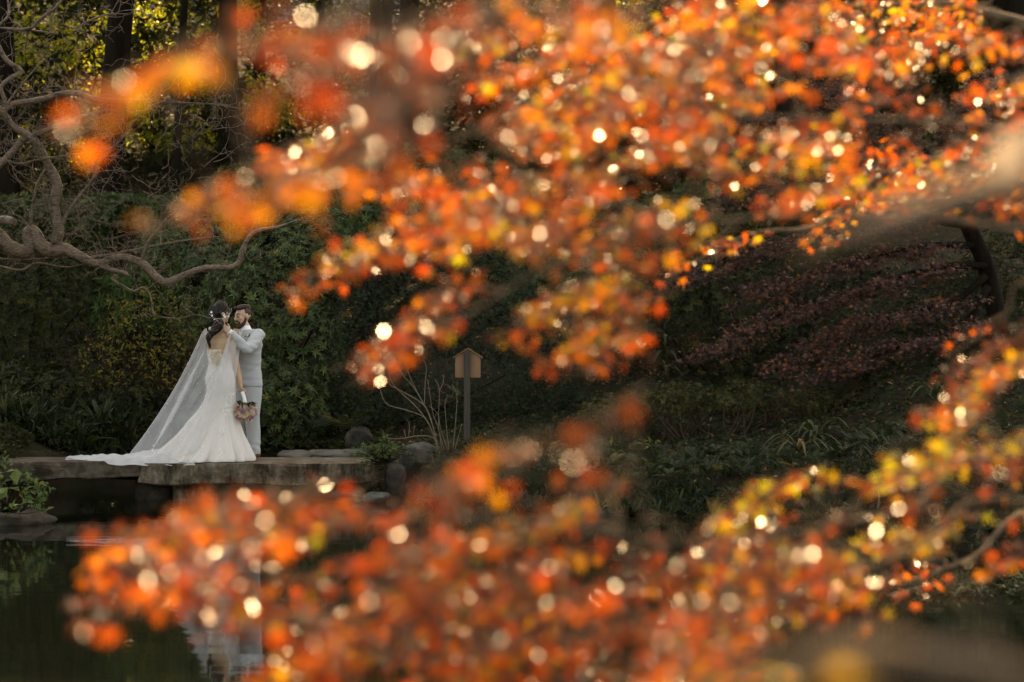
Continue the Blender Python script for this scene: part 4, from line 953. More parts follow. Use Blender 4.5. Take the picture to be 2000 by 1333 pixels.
def strip(rows, thick=.006):
    """rows of points (n,m,3) as a thin plate with thickness"""
    A = np.array(rows); n, m_ = A.shape[:2]; out = unit(A - np.array([0, 0, 1]) * A[..., 2:3]) ; B = A - out * thick
    V = np.vstack([A.reshape(-1, 3), B.reshape(-1, 3)]); idx = lambda i, j, k: k * n * m_ + i * m_ + j; F = []
    for i in range(n - 1):
        for j in range(m_ - 1): F += [(idx(i, j, 0), idx(i, j + 1, 0), idx(i + 1, j + 1, 0), idx(i + 1, j, 0)), (idx(i, j, 1), idx(i + 1, j, 1), idx(i + 1, j + 1, 1), idx(i, j + 1, 1))]
    for j in range(m_ - 1): F += [(idx(0, j, 0), idx(0, j, 1), idx(0, j + 1, 1), idx(0, j + 1, 0)), (idx(n - 1, j, 0), idx(n - 1, j + 1, 0), idx(n - 1, j + 1, 1), idx(n - 1, j, 1))]
    for i in range(n - 1): F += [(idx(i, 0, 0), idx(i + 1, 0, 0), idx(i + 1, 0, 1), idx(i, 0, 1)), (idx(i, m_ - 1, 0), idx(i, m_ - 1, 1), idx(i + 1, m_ - 1, 1), idx(i + 1, m_ - 1, 0))]
    return V, np.array(F)
def jplate(name, th0, th1, zt_, zb2, mat, off=.010, n=8, parent=None, skew=0.):
    rows = [[jsurf(t, z + skew * (t - th0), off) for t in np.linspace(th0, th1, n)] for z in np.linspace(zt_, zb2, 3)]
    V, F = strip(rows); return link(name, mesh_np(V, F, M[mat], smooth=False), parent or jacket, loc=G)
D = math.radians
jplate('pocket_flap', D(22), D(66), 1.088, 1.045, 'suit', .014)
jplate('chest_pocket', D(40), D(62), 1.335, 1.318, 'suit', .008)
for th0 in (D(104),): jplate('front_edge', th0, th0 + D(3), 1.36, .86, 'suit', .008, 3)
# lapels, shirt front, tie, collar
for sg in (1, -1):
    rows = [[jsurf(D(90) - sg * D(a), z, .012 + .004 * k) for k, a in enumerate(np.linspace(a0, a1, 5))] for z, a0, a1 in [(1.50, 14, 62), (1.46, 12, 58), (1.43, 10, 62), (1.41, 9, 44), (1.34, 6, 34), (1.27, 2, 14), (1.22, 0, 3)]]
    V, F = strip(rows); link('lapel', mesh_np(V, F, M['suit'], smooth=False), jacket, loc=G)
V, F = strip([[jsurf(D(a), z, .007) for a in np.linspace(90 - s, 90 + s, 7)] for z, s in [(1.505, 40), (1.46, 22), (1.4, 15), (1.3, 6), (1.24, 1)]]); link('shirt', mesh_np(V, F, M['shirt'], smooth=True), groom, loc=G)
nk = np.array([-.035, -.03, 0])
V, F = loft([(nk[0] + .012, nk[1] + .01, 1.475, .085, .08, gyaw), (nk[0] + .005, nk[1], 1.51, .077, .074, gyaw), (nk[0] - .006, nk[1] - .004, 1.548, .069, .068, gyaw), (nk[0] - .006, nk[1] - .004, 1.55, .063, .062, gyaw), (nk[0], nk[1], 1.49, .066, .066, gyaw)], 28, False); link('collar', mesh_np(V, F, M['shirt'], smooth=True), groom, loc=G)
cfd = unit(LW - LE); V, F = tube([LW - cfd * .03, LW + cfd * .012], [.039, .038], 16, caps=False); link('shirt_cuff', mesh_np(V, F, M['shirt'], smooth=True), groom, loc=G)
tp = [nk + gf * .083 + [0, 0, 1.505], nk + gf * .10 + [0, 0, 1.47], jsurf(D(90), 1.42, .014), jsurf(D(90), 1.30, .012)]
V, F = tube(*catmull(tp, [.02, .017, .022, .028], 4), 10, (gf, .35)); link('tie', mesh_np(V, F, M['tie'], smooth=True), groom, loc=G)
bt = jsurf(D(52), 1.425, .022); bo = empty('boutonniere', G + bt, 'small orange flower pinned to the lapel of the grey suit', 'flower')
V, F = merge([ellipsoid(bt + rng.normal(size=3) * .008, (.012, .012, .012), None, 8, 6) for _ in range(6)]); link('petals', mesh_np(V, F, M['rose_cream'], smooth=True), bo, loc=G)
for k in range(5):
    V = LEAF[0] * .045 @ frames(np.array([random.uniform(-1, 1), -.2, random.uniform(-.2, 1)]), np.array([-.5, -.8, .1])).T + bt; link('leaf', mesh_np(V, LEAF[1], M['leaf_mid'], np.full(len(V), .5)), bo, loc=G)
for k in range(3):
    q = LE + (LW - LE) * (.86 + .05 * k) + np.array([-.005, -.045, -.012]); V, F = ellipsoid(q, (.007, .005, .007), None, 8, 6); link('cuff_button', mesh_np(V, F, M['button_dark'], smooth=True), jacket, loc=G)
tr = []
for sg in (1, -1):
    hip = gl * .09 * sg; tr.append(tube(*catmull([hip * .9 + [0, 0, .93], hip + [0, 0, .78], hip + gf * .015 + gl * .008 * sg + [0, 0, .5], hip + gl * .012 * sg + [0, 0, .28], hip + gl * .012 * sg + gf * .005 + [0, 0, .055]], [.105, .108, .086, .08, .083], 6), 18))
tr.append(loft([(0, 0, .80, .155, .115, gyaw), (0, 0, .94, .165, .12, gyaw)], 24))
me = remesh(tr, .009, 4); V = getv(me).astype(float)
nr = np.empty(len(V) * 3, np.float32); me.vertices.foreach_get('normal', nr); nr = nr.reshape(-1, 3)
ds = np.array([math.sin(v[2] * 55 + v[0] * 25 + 3 * noise.noise(Vector(v) * 5)) * .005 * max(0, 1 - abs(v[2] - .13) / .14) + noise.noise(Vector((v[0] * 14, v[1] * 14, v[2] * 3))) * .009 for v in V]); setv(me, V + nr * ds[:, None])
me.materials.append(M['suit']); link('trousers', me, groom, loc=G)
for sg in (1, -1):
    hip = gl * .10 * sg
    me = remesh([tube(*catmull([hip - gf * .075 + [0, 0, .045], hip + [0, 0, .052], hip + gf * .09 + [0, 0, .042], hip + gf * .19 + [0, 0, .032]], [.04, .046, .046, .03], 4), 14, ((0, 0, 1), .85)), tube([hip - gf * .04 + [0, 0, .03], hip - gf * .035 + [0, 0, .11]], [.045, .042], 12), ellipsoid(hip + gf * .05 + [0, 0, .014], (.11, .05, .014), np.stack([gf, gl, [0, 0, 1.]], -1))], .006, 3)
    me.materials.append(M['shoe']); link('shoe', me, groom, loc=G)
E = lambda c, r: HE(hf, c, r); T = lambda p, r: HT(hf, p, r)
me = remesh([E((0, -.005, .098), (.066, .088, .040)), T([(-.055, .06, .095), (0, .085, .105), (.055, .06, .095)], [.016, .021, .016]), E((0, -.05, .075), (.07, .06, .06))], .005, 3); me.materials.append(M['hair_g']); link('hair', me, groom, loc=G)
me = remesh([E((0, -.026, .045), (.079, .084, .08)), E((0, -.052, -.02), (.055, .04, .045))], .005, 2); me.materials.append(M['fade']); link('side_hair', me, groom, loc=G)
bp = []
for sg in (1, -1): bp += [T([(sg * .072, .012, -.02), (sg * .066, .025, -.055), (sg * .05, .052, -.092), (sg * .02, .078, -.112), (0, .084, -.115)], [.012, .018, .024, .024, .024]), T([(sg * .03, .082, -.085), (sg * .033, .082, -.062), (sg * .018, .098, -.046), (0, .104, -.042)], [.010, .010, .009, .009])]
bp += [E((0, .06, -.098), (.045, .045, .03)), E((0, .093, -.082), (.014, .012, .012))]
me = remesh(bp, .005, 2); me.materials.append(M['beard']); link('beard', me, groom, loc=G)
V, F = T([(-.022, .098, -.060), (0, .106, -.0585), (.022, .098, -.060)], [.004, .0065, .004]); link('lips', mesh_np(V, F, M['lip'], smooth=True), groom, loc=G)
for sg in (1, -1):
    V, F = T([(sg * .012, .094, .036), (sg * .032, .09, .043), (sg * .054, .074, .036)], [.005, .006, .004]); link('eyebrow', mesh_np(V, F, M['beard'], smooth=True), groom, loc=G)
    V, F = T([(sg * .018, .088, .007), (sg * .032, .089, .004), (sg * .046, .081, .008)], [.002, .003, .002]); link('eyelid', mesh_np(V, F, M['beard'], smooth=True), groom, loc=G)
rp = LW + unit(np.array([-.75, .1, .62])) * .115 + np.array([-.012, -.005, 0]); V, F = tube([rp, rp + unit(np.array([-.75, .1, .62])) * .006], [.0115, .0115], 12, caps=False); link('ring', mesh_np(V, F, M['ring'], smooth=True), groom, loc=G)

# ------------------------------------------------------------------ bride
B = np.array([-3.326, 27.66, DECK + .006]); bf = unit(np.array([.42, .9, 0])); br = np.array([bf[1], -bf[0], 0]); byaw = math.atan2(br[1], br[0]); CX = -.022
bride = empty('person', B, 'dark-haired woman in a white gown and sheer cape, seen from behind', 'person')
bh = np.array([.008, .02, 1.70]); bhf = head_frame(bh, (.62, .78), -.02)
bRS, bRE, bRW = br * .155 + [CX, 0, 1.435], np.array([.172, .02, 1.10]), np.array([.225, -.035, .845])
bLS, bLE, bLW = -br * .155 + [CX, 0, 1.435], np.array([-.07, .30, 1.23]), np.array([.07, .24, 1.385])
body = [loft([(CX, 0, z, a, b_, byaw) for z, a, b_ in [(.72, .155, .13), (.9, .168, .135), (1.0, .148, .115), (1.10, .118, .095), (1.22, .132, .10), (1.34, .15, .10), (1.41, .158, .088), (1.455, .13, .07), (1.485, .075, .055)]]),
        tube([(CX, 0, 1.42), (CX + .005, .0, 1.5), (0, .01, 1.6), bh], [.06, .05, .046, .04], 14), ellipsoid(bRS, (.046, .046, .042)), ellipsoid(bLS, (.046, .046, .042))] + head_parts(bhf, False)
for S_, E_, W_ in ((bRS, bRE, bRW), (bLS, bLE, bLW)): body.append(tube(*catmull([S_, (S_ + E_) / 2, E_, (E_ + W_) / 2, W_], [.046, .043, .036, .034, .024], 4), 12))
body += hand(bRW, np.array([.22, -.02, -.97]), np.array([.75, .45, .2]), np.array([.3, -.8, .1]), .175, (.55, .9, .8), .02)
body += hand(bLW, np.array([.5, .1, .85]), np.array([.3, .9, 0]), np.array([-.8, 0, .2]), .17, (.2, .25, .2))
for sg in (1, -1): body.append(tube(*catmull([br * .08 * sg + [CX, 0, .75], br * .07 * sg + [CX, 0, .5], br * .06 * sg + [CX, 0, .1]], [.085, .055, .035], 4), 10)); body.append(tube([br * .06 * sg + [CX, 0, .1], br * .06 * sg + bf * .14 + [CX, 0, .03]], [.035, .028], 8))
me = remesh(body, .006, 2); me.materials.append(M['skin_b']); link('body', me, bride, loc=B)

def gown_mesh():
    T_ = np.array([(1.275, -.165, .115, .112), (1.20, -.155, .117, .11), (1.10, -.143, .123, .108), (1.02, -.165, .145, .135), (.95, -.187, .168, .158), (.86, -.180, .170, .165), (.78, -.172, .163, .158), (.70, -.195, .162, .158), (.62, -.245, .168, .168),
                   (.45, -.386, .205, .215), (.30, -.50, .25, .262), (.15, -.66, .31, .315), (.06, -.78, .343, .345), (.022, -.84, .352, .36), (.004, -.86, .345, .355)])
    zs = np.concatenate([np.linspace(1.275, .7, 26), np.linspace(.68, .05, 40), [.03, .015, .004]])
    seg = 220; an = np.linspace(0, 2 * np.pi, seg, endpoint=False); V = []
    for z in zs:
        L, R_, H = [np.interp(z, T_[::-1, 0], T_[::-1, k]) for k in (1, 2, 3)]
        low = np.clip((.75 - z) / .7, 0, 1)
        cx = (L + R_) / 2; hw = (R_ - L) / 2
        f = 1 + low ** 1.3 * (.05 * np.sin(17 * an + 2.2 * np.sin(3 * an) + z * 1.5) + .03 * np.sin(31 * an + 1.3 + z * 3) + .035 * np.abs(np.sin(11.5 * an + 1.2 * np.sin(2 * an) + z * 2.5))) + .006 * np.sin(9 * an + z * 14) * (1 - low)
        # the sweep of folds towards the train
        tw_ = low * .10 * np.sin(5 * an + z * 7)
        x = cx + hw * f * np.cos(an + tw_ * .3); y = H * f * np.sin(an + tw_ * .3) * (1 - .25 * low * np.clip(-np.cos(an), 0, 1))
        if z < .12: y = y + .012 * np.sin(23 * an) * (1 - z / .12)
        V.append(np.column_stack([x, y, np.full(seg, z) + (.010 * np.sin(14 * an) * np.clip(1 - z / .1, 0, 1) * (z > .01))]))
    V = np.vstack(V); n = len(zs); i = np.arange(n - 1)[:, None] * seg; j = np.arange(seg)[None]; k = (j + 1) % seg
    return V, np.stack([i + j, i + seg + j, i + seg + k, i + k], -1).reshape(-1, 4)
gV, gF = gown_mesh(); gown = link('gown', mesh_np(gV, gF, M['gown'], smooth=True), bride, loc=B)
# scattered lace on the gown: hip spray, bodice, a few low sprigs
def gown_pt(x, z):
    z = min(max(z, .02), 1.26); w_ = gV[(np.abs(gV[:, 2] - z) < .04) & (gV[:, 1] < .02)]; q = w_[np.argmin(np.abs(w_[:, 0] - x) + .5 * np.abs(w_[:, 2] - z))]; return q
PET = leaf_t(.55, .05, .02)
def lace(name, spots, size, mat):
    Pn = np.array([gown_pt(x, z) + [0, -.008, 0] for x, z in spots]); n = len(Pn)
    N = np.tile([0.1, -1., .15], (n, 1)) + rng.normal(size=(n, 3)) * .25; d = rng.normal(size=(n, 3)) + [0, 0, -.4]
    V, F = scatter(*PET, Pn, frames(d - unit(N) * np.sum(d * unit(N), 1, keepdims=True), N), size * rng.uniform(.6, 1.3, n)); return link(name, mesh_np(V, F, M[mat]), gown, loc=B, kind='stuff')
sp_ = [(.155 - abs(random.gauss(0, .012)) - max(0, .02 * random.random()), random.uniform(.74, 1.02)) for _ in range(110)]
sp_ += [(random.gauss(.10, .035), random.gauss(.70, .05)) for _ in range(170)] + [(random.gauss(.06, .02), random.gauss(.60, .04)) for _ in range(50)] + [(random.gauss(.04, .012), random.gauss(.34, .03)) for _ in range(25)] + [(random.gauss(.05, .012), random.gauss(.12, .02)) for _ in range(18)] + [(random.gauss(-.2, .1), random.gauss(.2, .08)) for _ in range(20)]
lace('lace', sp_, .024, 'lace')
lace('bodice_lace', [(max(-.14, min(.10, random.gauss(-.02, .05))), random.uniform(1.09, 1.265)) for _ in range(230)], .02, 'lace_gold')

# train: gathered tulle lying along the slabs
def train_mesh():
    n, m_ = 120, 40; V = []
    for i_ in range(n):
        s = i_ / (n - 1); x = -1.80 + s * 1.55
        wb, wf = np.interp(s, [0, .05, .3, .6, 1], [.06, .16, .24, .30, .32]), np.interp(s, [0, .05, .25, .4, .6, 1], [.05, .10, .22, .37, .40, .39])
        cy = np.interp(s, [0, .3, .6, 1], [.16, .12, .04, 0])
        H = np.interp(s, [0, .06, .3, .5, .7, .85, 1], [.02, .04, .055, .085, .16, .26, .34])
        for j_ in range(m_):
            t = -1 + 2 * j_ / (m_ - 1); y = cy + (wf if t < 0 else wb) * t
            env = (1 - abs(t) ** 3) ; fold = .5 + .5 * math.sin(9 * t + 5 * math.sin(2.2 * s * 3) + 2 * s) * .6 + .35 * noise.noise(Vector((s * 9, t * 4, 2.3)))
            z = .006 + H * env * (.30 + .55 * fold * (1 if s < .8 else .5)) + .006 * math.sin(40 * t + 30 * s) + .018 * noise.noise(Vector((s * 22, t * 9, 5))) * env + .012 * abs(math.sin(6 * t + 18 * s + 3 * noise.noise(Vector((s * 6, t * 3, 9))))) * env
            yy = y + .03 * noise.noise(Vector((s * 12, t * 2, 7)))
            if B[1] + yy < 27.40 + .1 * (x < -.9): z -= min(.035, (27.40 + .1 * (x < -.9) - B[1] - yy) * .5)
            V.append((x + .02 * noise.noise(Vector((s * 7, t * 6, 1))), yy, max(z, .004 if B[1] + yy > 27.47 else -.04)))
    i_ = np.arange(n - 1)[:, None] * m_; j_ = np.arange(m_ - 1)[None]
    return np.array(V), np.stack([i_ + j_, i_ + m_ + j_, i_ + m_ + j_ + 1, i_ + j_ + 1], -1).reshape(-1, 4)
tV, tF = train_mesh(); link('train', mesh_np(tV, tF, M['tulle_train'], smooth=True), gown, loc=B)

# cape: a sheet hung from both shoulders, low behind, running out to the train
def bez(a, b, c, t): return a * (1 - t) ** 2 + 2 * b * t * (1 - t) + c * t * t
def cape_mesh():
    top = catmull([(-.235, .09, 1.455), (-.20, .03, 1.505), (-.155, -.06, 1.50), (-.14, -.115, 1.38), (-.125, -.135, 1.22), (-.085, -.14, 1.12), (-.02, -.135, 1.075), (.05, -.135, 1.10), (.095, -.14, 1.20), (.105, -.15, 1.33), (.108, -.145, 1.44), (.13, -.08, 1.497), (.185, .0, 1.46), (.215, .06, 1.36)], np.zeros(14), 8)[0]
    bot = catmull([(-1.10, .22, .05), (-1.03, .12, .06), (-.92, .02, .05), (-.84, -.08, .06), (-.74, -.16, .05), (-.64, -.24, .06), (-.54, -.30, .05), (-.44, -.34, .06), (-.36, -.36, .09), (-.28, -.36, .12), (-.20, -.35, .2), (-.08, -.30, .45), (.06, -.24, .66), (.165, -.16, .84)], np.zeros(14), 8)[0]
    n, m_ = len(top), 60; V = []
    for i_ in range(n):
        u = i_ / (n - 1); a, c = top[i_], bot[i_]
        mid = (a + c) / 2
        mid = mid + np.array([.075, -.03, -.09]) if u < .25 else mid + np.array([-.02, -.06 - .05 * (u > .3), .06 if u > .5 else .0])
        if u > .75: mid = np.array([a[0] * .45 + c[0] * .55 + .02, min(a[1], c[1]) - .05, (a[2] + c[2]) / 2 + .02])
        for j_ in range(m_):
            v = j_ / (m_ - 1); p = bez(a, mid, c, v)
            amp = (.034 - .014 * u) * math.sin(math.pi * min(1, v * 1.6 + .08)) ** .7 * (1 - .5 * v) + .004
            wv = math.sin(u * 62 + 1.5 * math.sin(v * 2.5)) + .5 * math.sin(u * 121 + 2 * v)
            p = p + np.array([.35, -1., .0]) * amp * wv * .6
            V.append(p)
    V = np.array(V); i_ = np.arange(n - 1)[:, None] * m_; j_ = np.arange(m_ - 1)[None]
    return V, np.stack([i_ + j_, i_ + m_ + j_, i_ + m_ + j_ + 1, i_ + j_ + 1], -1).reshape(-1, 4), n, m_
cV, cF, cn, cm = cape_mesh(); cape = link('cape', mesh_np(cV, cF, M['tulle'], smooth=True), bride, loc=B)
edge = cV.reshape(cn, cm, 3)[0]; V, F = tube(edge, .003, 5); link('hem_edge', mesh_np(V, F, M['tulle_train'], smooth=True), cape, loc=B)
edge = cV.reshape(cn, cm, 3)[-1]; V, F = tube(edge, .0025, 5); link('hem_edge', mesh_np(V, F, M['tulle_train'], smooth=True), cape, loc=B)
pe = [ellipsoid(cV[k] + [0, -.006, 0], (.0042,) * 3, None, 6, 4) for k in rng.choice(len(cV) * 5 // 9, 110, replace=False)]
V, F = merge(pe); link('pearls', mesh_np(V, F, M['petal_white'], smooth=True), cape, loc=B, kind='stuff')

# hair with a loose curled tail and white flowers
E = lambda c, r: HE(bhf, c, r)
hp = [E((0, -.02, .03), (.090, .100, .103)), E((0, -.07, -.005), (.080, .06, .085)), E((.0, -.085, -.06), (.055, .045, .05))]
t0 = bh + np.array([-.03, -.085, -.09])
for k in range(9):
    ph = k * .8; pts = []
    for s in np.linspace(0, 1, 9):
        c = t0 + np.array([-.115 * s + .028 * math.sin(7.5 * s), -.055 - .02 * s, -.32 * s]); rr_ = (.034 + .008 * math.sin(k * 2.1)) * math.sin(math.pi * min(1, s + .25)) + .008
        pts.append(c + [rr_ * math.sin(ph + 7 * s), rr_ * .7 * math.cos(ph + 7 * s) - .015, 0])
    hp.append(tube(*catmull(pts, np.interp(np.linspace(0, 1, 9), [0, .5, .85, 1], [.024, .019, .013, .003]), 3), 8))
for k in range(5):
    a = k * .5 - 1; hp.append(HT(bhf, [(.06 * math.sin(a), -.11, .07), (.085 * math.sin(a + .4), -.125, .0), (.03 * math.sin(a), -.12, -.07)], [.016, .02, .016]))
me = remesh(hp, .006, 1); V = getv(me).astype(float); nr = np.empty(len(V) * 3, np.float32); me.vertices.foreach_get('normal', nr); nr = nr.reshape(-1, 3)
ds = np.array([noise.noise(Vector((v[0] * 60, v[1] * 40, v[2] * 14 + v[0] * 20))) * .006 for v in V]); setv(me, V + nr * ds[:, None]); me.materials.append(M['hair_b']); link('hair', me, bride, loc=B)
def flower_parts(c, r, n=6, nrm=(0, -1, .1)):
    nrm = unit(np.array(nrm, float)); a = unit(np.cross(nrm, [0.1, 0, 1])); b_ = np.cross(nrm, a); ps = [ellipsoid(c + nrm * .004, (r * .25,) * 3, None, 6, 4)]
    for k in range(n):
        t = 2 * math.pi * k / n + random.uniform(-.2, .2); d = a * math.cos(t) + b_ * math.sin(t)
        V = leaf_t(.7, .1, -.1)[0] * r * random.uniform(.8, 1.15) @ frames(d, nrm).T + c; ps.append((V, [LEAF[1]]))
    return merge(ps)
for px, py, r in [(437, 614, .026), (439, 619, .02), (413, 610, .018), (414, 617, .016), (421, 625, .022), (425, 629, .018), (419, 634, .02), (410, 642, .022), (412, 648, .018), (428, 641, .026), (432, 645, .02), (425, 646, .02), (411, 660, .018), (447, 618, .012)]:
    q = P(px, py, B[1] - .14) - B; V, F = flower_parts(q, r); link('hair_flower', mesh_np(V, F, M['petal_white']), bride, loc=B)
q = [P(x, y, B[1] - .15) - B for x, y in [(408, 613), (420, 622), (440, 621), (450, 612), (452, 602)]]; V, F = tube(*catmull(q, [.0012] * 5, 4), 5); link('hair_vine', mesh_np(V, F, M['petal_white'], smooth=True), bride, loc=B)

# ------------------------------------------------------------------ bouquet held head down
bq = bRW + np.array([.035, -.03, -.10]); bc = np.array([.29, -.07, .575]) + B
bouquet = empty('bouquet', bc, 'bouquet of dusty pink and cream flowers held upside down by the woman', 'bouquet')
wq = B + bq
V, F = tube([wq + [-.012, .0, .05], wq + [.01, 0, -.03], bc + [-.01, 0, .07]], [.024, .02, .03], 12); link('ribbon_wrap', mesh_np(V, F, M['petal_white'], smooth=True), bouquet)
def rose(c, r, nrm):
    nrm = unit(nrm); ps = []
    for ring_, (k, rad, lift, sz) in enumerate([(3, .18, .85, .55), (5, .42, .6, .75), (6, .7, .25, .95)]):
        for q in range(k):
            t = 2 * math.pi * q / k + ring_ * .5; a = unit(np.cross(nrm, [.2, .3, 1])); b_ = np.cross(nrm, a); d = a * math.cos(t) + b_ * math.sin(t)
            V, F = ellipsoid((0, 0, 0), (r * .42 * sz, r * .12, r * .5 * sz), None, 8, 6); R = np.stack([np.cross(d, nrm), d, unit(nrm + d * .3)], -1); ps.append((V @ R.T + c + d * r * rad + nrm * r * lift * .6, F))
    return merge(ps)
for k in range(40):
    zz_ = .75 - 1.7 * (k + .5) / 40; an_ = k * 2.4; d = np.array([math.sqrt(max(0, 1 - zz_ * zz_)) * math.cos(an_), math.sqrt(max(0, 1 - zz_ * zz_)) * math.sin(an_), zz_ - .15]); c = bc + d * [.105, .09, .08]
    V, F = rose(c, random.uniform(.026, .04), d); link('rose', mesh_np(V, F, M[random.choice(['rose_pink', 'rose_cream', 'rose_cream', 'rose_mauve', 'rose_pink'])], smooth=True), bouquet)
ps, ts = [], []
for k in range(130):
    d = unit(rand_dirs(1, -.3)[0] + [0, -.3, 0]); c = bc + d * [.10, .09, .08]; V = leaf_t(.16, .02, .1)[0] * random.uniform(.04, .085) @ frames(unit(d + rng.normal(size=3) * .4), rand_dirs(1)[0]).T + c; ps.append((V, [LEAF[1]]))
V, F = merge(ps); link('filler_sprigs', mesh_np(V, F, M['rose_cream']), bouquet, kind='stuff')
for k in range(26):
    a = random.uniform(0, 6.28); d = np.array([math.cos(a), -abs(math.sin(a)) * .8, random.uniform(-.2, .4)]); c = bc + [0, 0, .075]
    V = leaf_t(.5, .08, .15)[0] * random.uniform(.08, .125) @ frames(d, np.array([0, -.5, 1.])).T + c + d * .02; link('leaf', mesh_np(V, LEAF[1], M['leaf_cover'], np.full(len(V), random.uniform(.2, .95))), bouquet)

# ------------------------------------------------------------------ foreground autumn maples
def in_poly(x, y, poly):
    ins = np.zeros(len(x), bool); n = len(poly)
    for i_ in range(n):
        (x1, y1), (x2, y2) = poly[i_], poly[(i_ + 1) % n]
        c = ((y1 > y) != (y2 > y)) & (x < (x2 - x1) * (y - y1) / (y2 - y1 + 1e-9) + x1); ins ^= c
    return ins
def rect(x0, y0, x1, y1): return [(x0, y0), (x1, y0), (x1, y1), (x0, y1)]
# polygon (photograph pixels), coverage, depth range, tint mean, tint sd
NEAR = [
 ([(110, 290), (150, 200), (300, 110), (420, 40), (520, 60), (420, 120), (300, 180), (190, 290)], 1.0, (2.7, 3.3), .60, .14),
 ([(330, 400), (420, 350), (560, 330), (720, 300), (720, 350), (560, 400), (450, 450), (350, 470)], 1.05, (3.1, 3.8), .62, .14),
 ([(370, 30), (420, 0), (640, 0), (760, 60), (560, 110), (440, 90)], .35, (2.6, 3.2), .32, .15),
 ([(520, 60), (960, -20), (950, 300), (700, 320), (560, 220)], .8, (2.5, 3.6), .10, .16),  # leaves in shade: the dimness is put into the low tint mean
 ([(500, 300), (620, 260), (720, 200), (760, 300), (720, 380), (560, 400), (520, 350)], .75, (5.6, 6.6), .42, .2),
 ([(590, 590), (640, 480), (760, 440), (1000, 340), (1050, 420), (900, 520), (760, 540), (660, 610)], .8, (5.4, 6.6), .42, .22),
 ([(545, 565), (610, 550), (625, 590), (575, 600)], .4, (5.6, 5.8), .5, .1),
 ([(690, 740), (740, 640), (860, 560), (960, 520), (960, 580), (900, 640), (780, 740)], .75, (5.2, 6.0), .25, .16),
 ([(960, 740), (1000, 640), (1080, 540), (1200, 500), (1300, 560), (1260, 700), (1150, 740), (1060, 720)], .7, (5.4, 6.6), .58, .22),
 ([(900, 60), (1060, 40), (1300, 60), (1480, 160), (1450, 300), (1200, 330), (1000, 300), (930, 180)], 1.15, (5.6, 7.2), .48, .2),
 ([(1280, -20), (1700, -20), (1680, 380), (1500, 420), (1320, 300)], .75, (5.6, 7.6), .42, .24),
 ([(1650, 60), (2020, 60), (2020, 420), (1700, 420)], .5, (6.5, 8.5), .45, .25),
 ([(900, -20), (1300, -20), (1300, 60), (940, 60)], .6, (3.6, 5), .6, .2),
 ([(740, 320), (1300, 320), (1420, 460), (1300, 540), (1050, 500), (760, 430)], .62, (5, 7), .45, .25),
 ([(1790, 830), (1800, 700), (1880, 640), (2020, 570), (2020, 720), (1930, 780), (1880, 860)], .6, (6.6, 7.4), .58, .24),
 ([(150, 1240), (165, 1120), (230, 1040), (430, 960), (540, 940), (720, 960), (900, 1000), (900, 1140), (700, 1220), (480, 1240), (300, 1180)], .95, (4.4, 5.4), .36, .2),
 ([(800, 990), (850, 910), (960, 880), (1200, 790), (1220, 830), (1060, 940), (980, 980)], .5, (3.0, 3.8), .25, .2),
 ([(820, 1000), (1000, 900), (1170, 880), (1180, 960), (1100, 1080), (900, 1060)], .5, (4.6, 5.4), .55, .25),
 ([(700, 1060), (1300, 1000), (1300, 1160), (760, 1180)], .55, (4.6, 5.8), .55, .26),
 ([(420, 1350), (640, 1220), (860, 1140), (1150, 1120), (1500, 1170), (1500, 1350)], 1.0, (4.4, 5.6), .36, .22),
 ([(1150, 1080), (1500, 1030), (1760, 1100), (1750, 1240), (1400, 1230), (1180, 1180)], .7, (5, 6.4), .5, .26),
 ([(1380, 1010), (1500, 930), (1760, 870), (2020, 820), (2020, 1000), (1800, 1080), (1500, 1100)], .36, (5.4, 6.8), .80, .2),
 ([(1850, 1080), (1980, 1040), (2020, 1090), (1900, 1140)], .3, (6.5, 7.2), .45, .1),
 ([(1300, 1240), (1500, 1210), (1560, 1350), (1250, 1350)], .6, (3.6, 5), .45, .2),
 ([(1480, 1300), (1640, 1250), (1900, 1270), (1960, 1350), (1450, 1350)], .12, (1.6, 1.9), .86, .05),
]
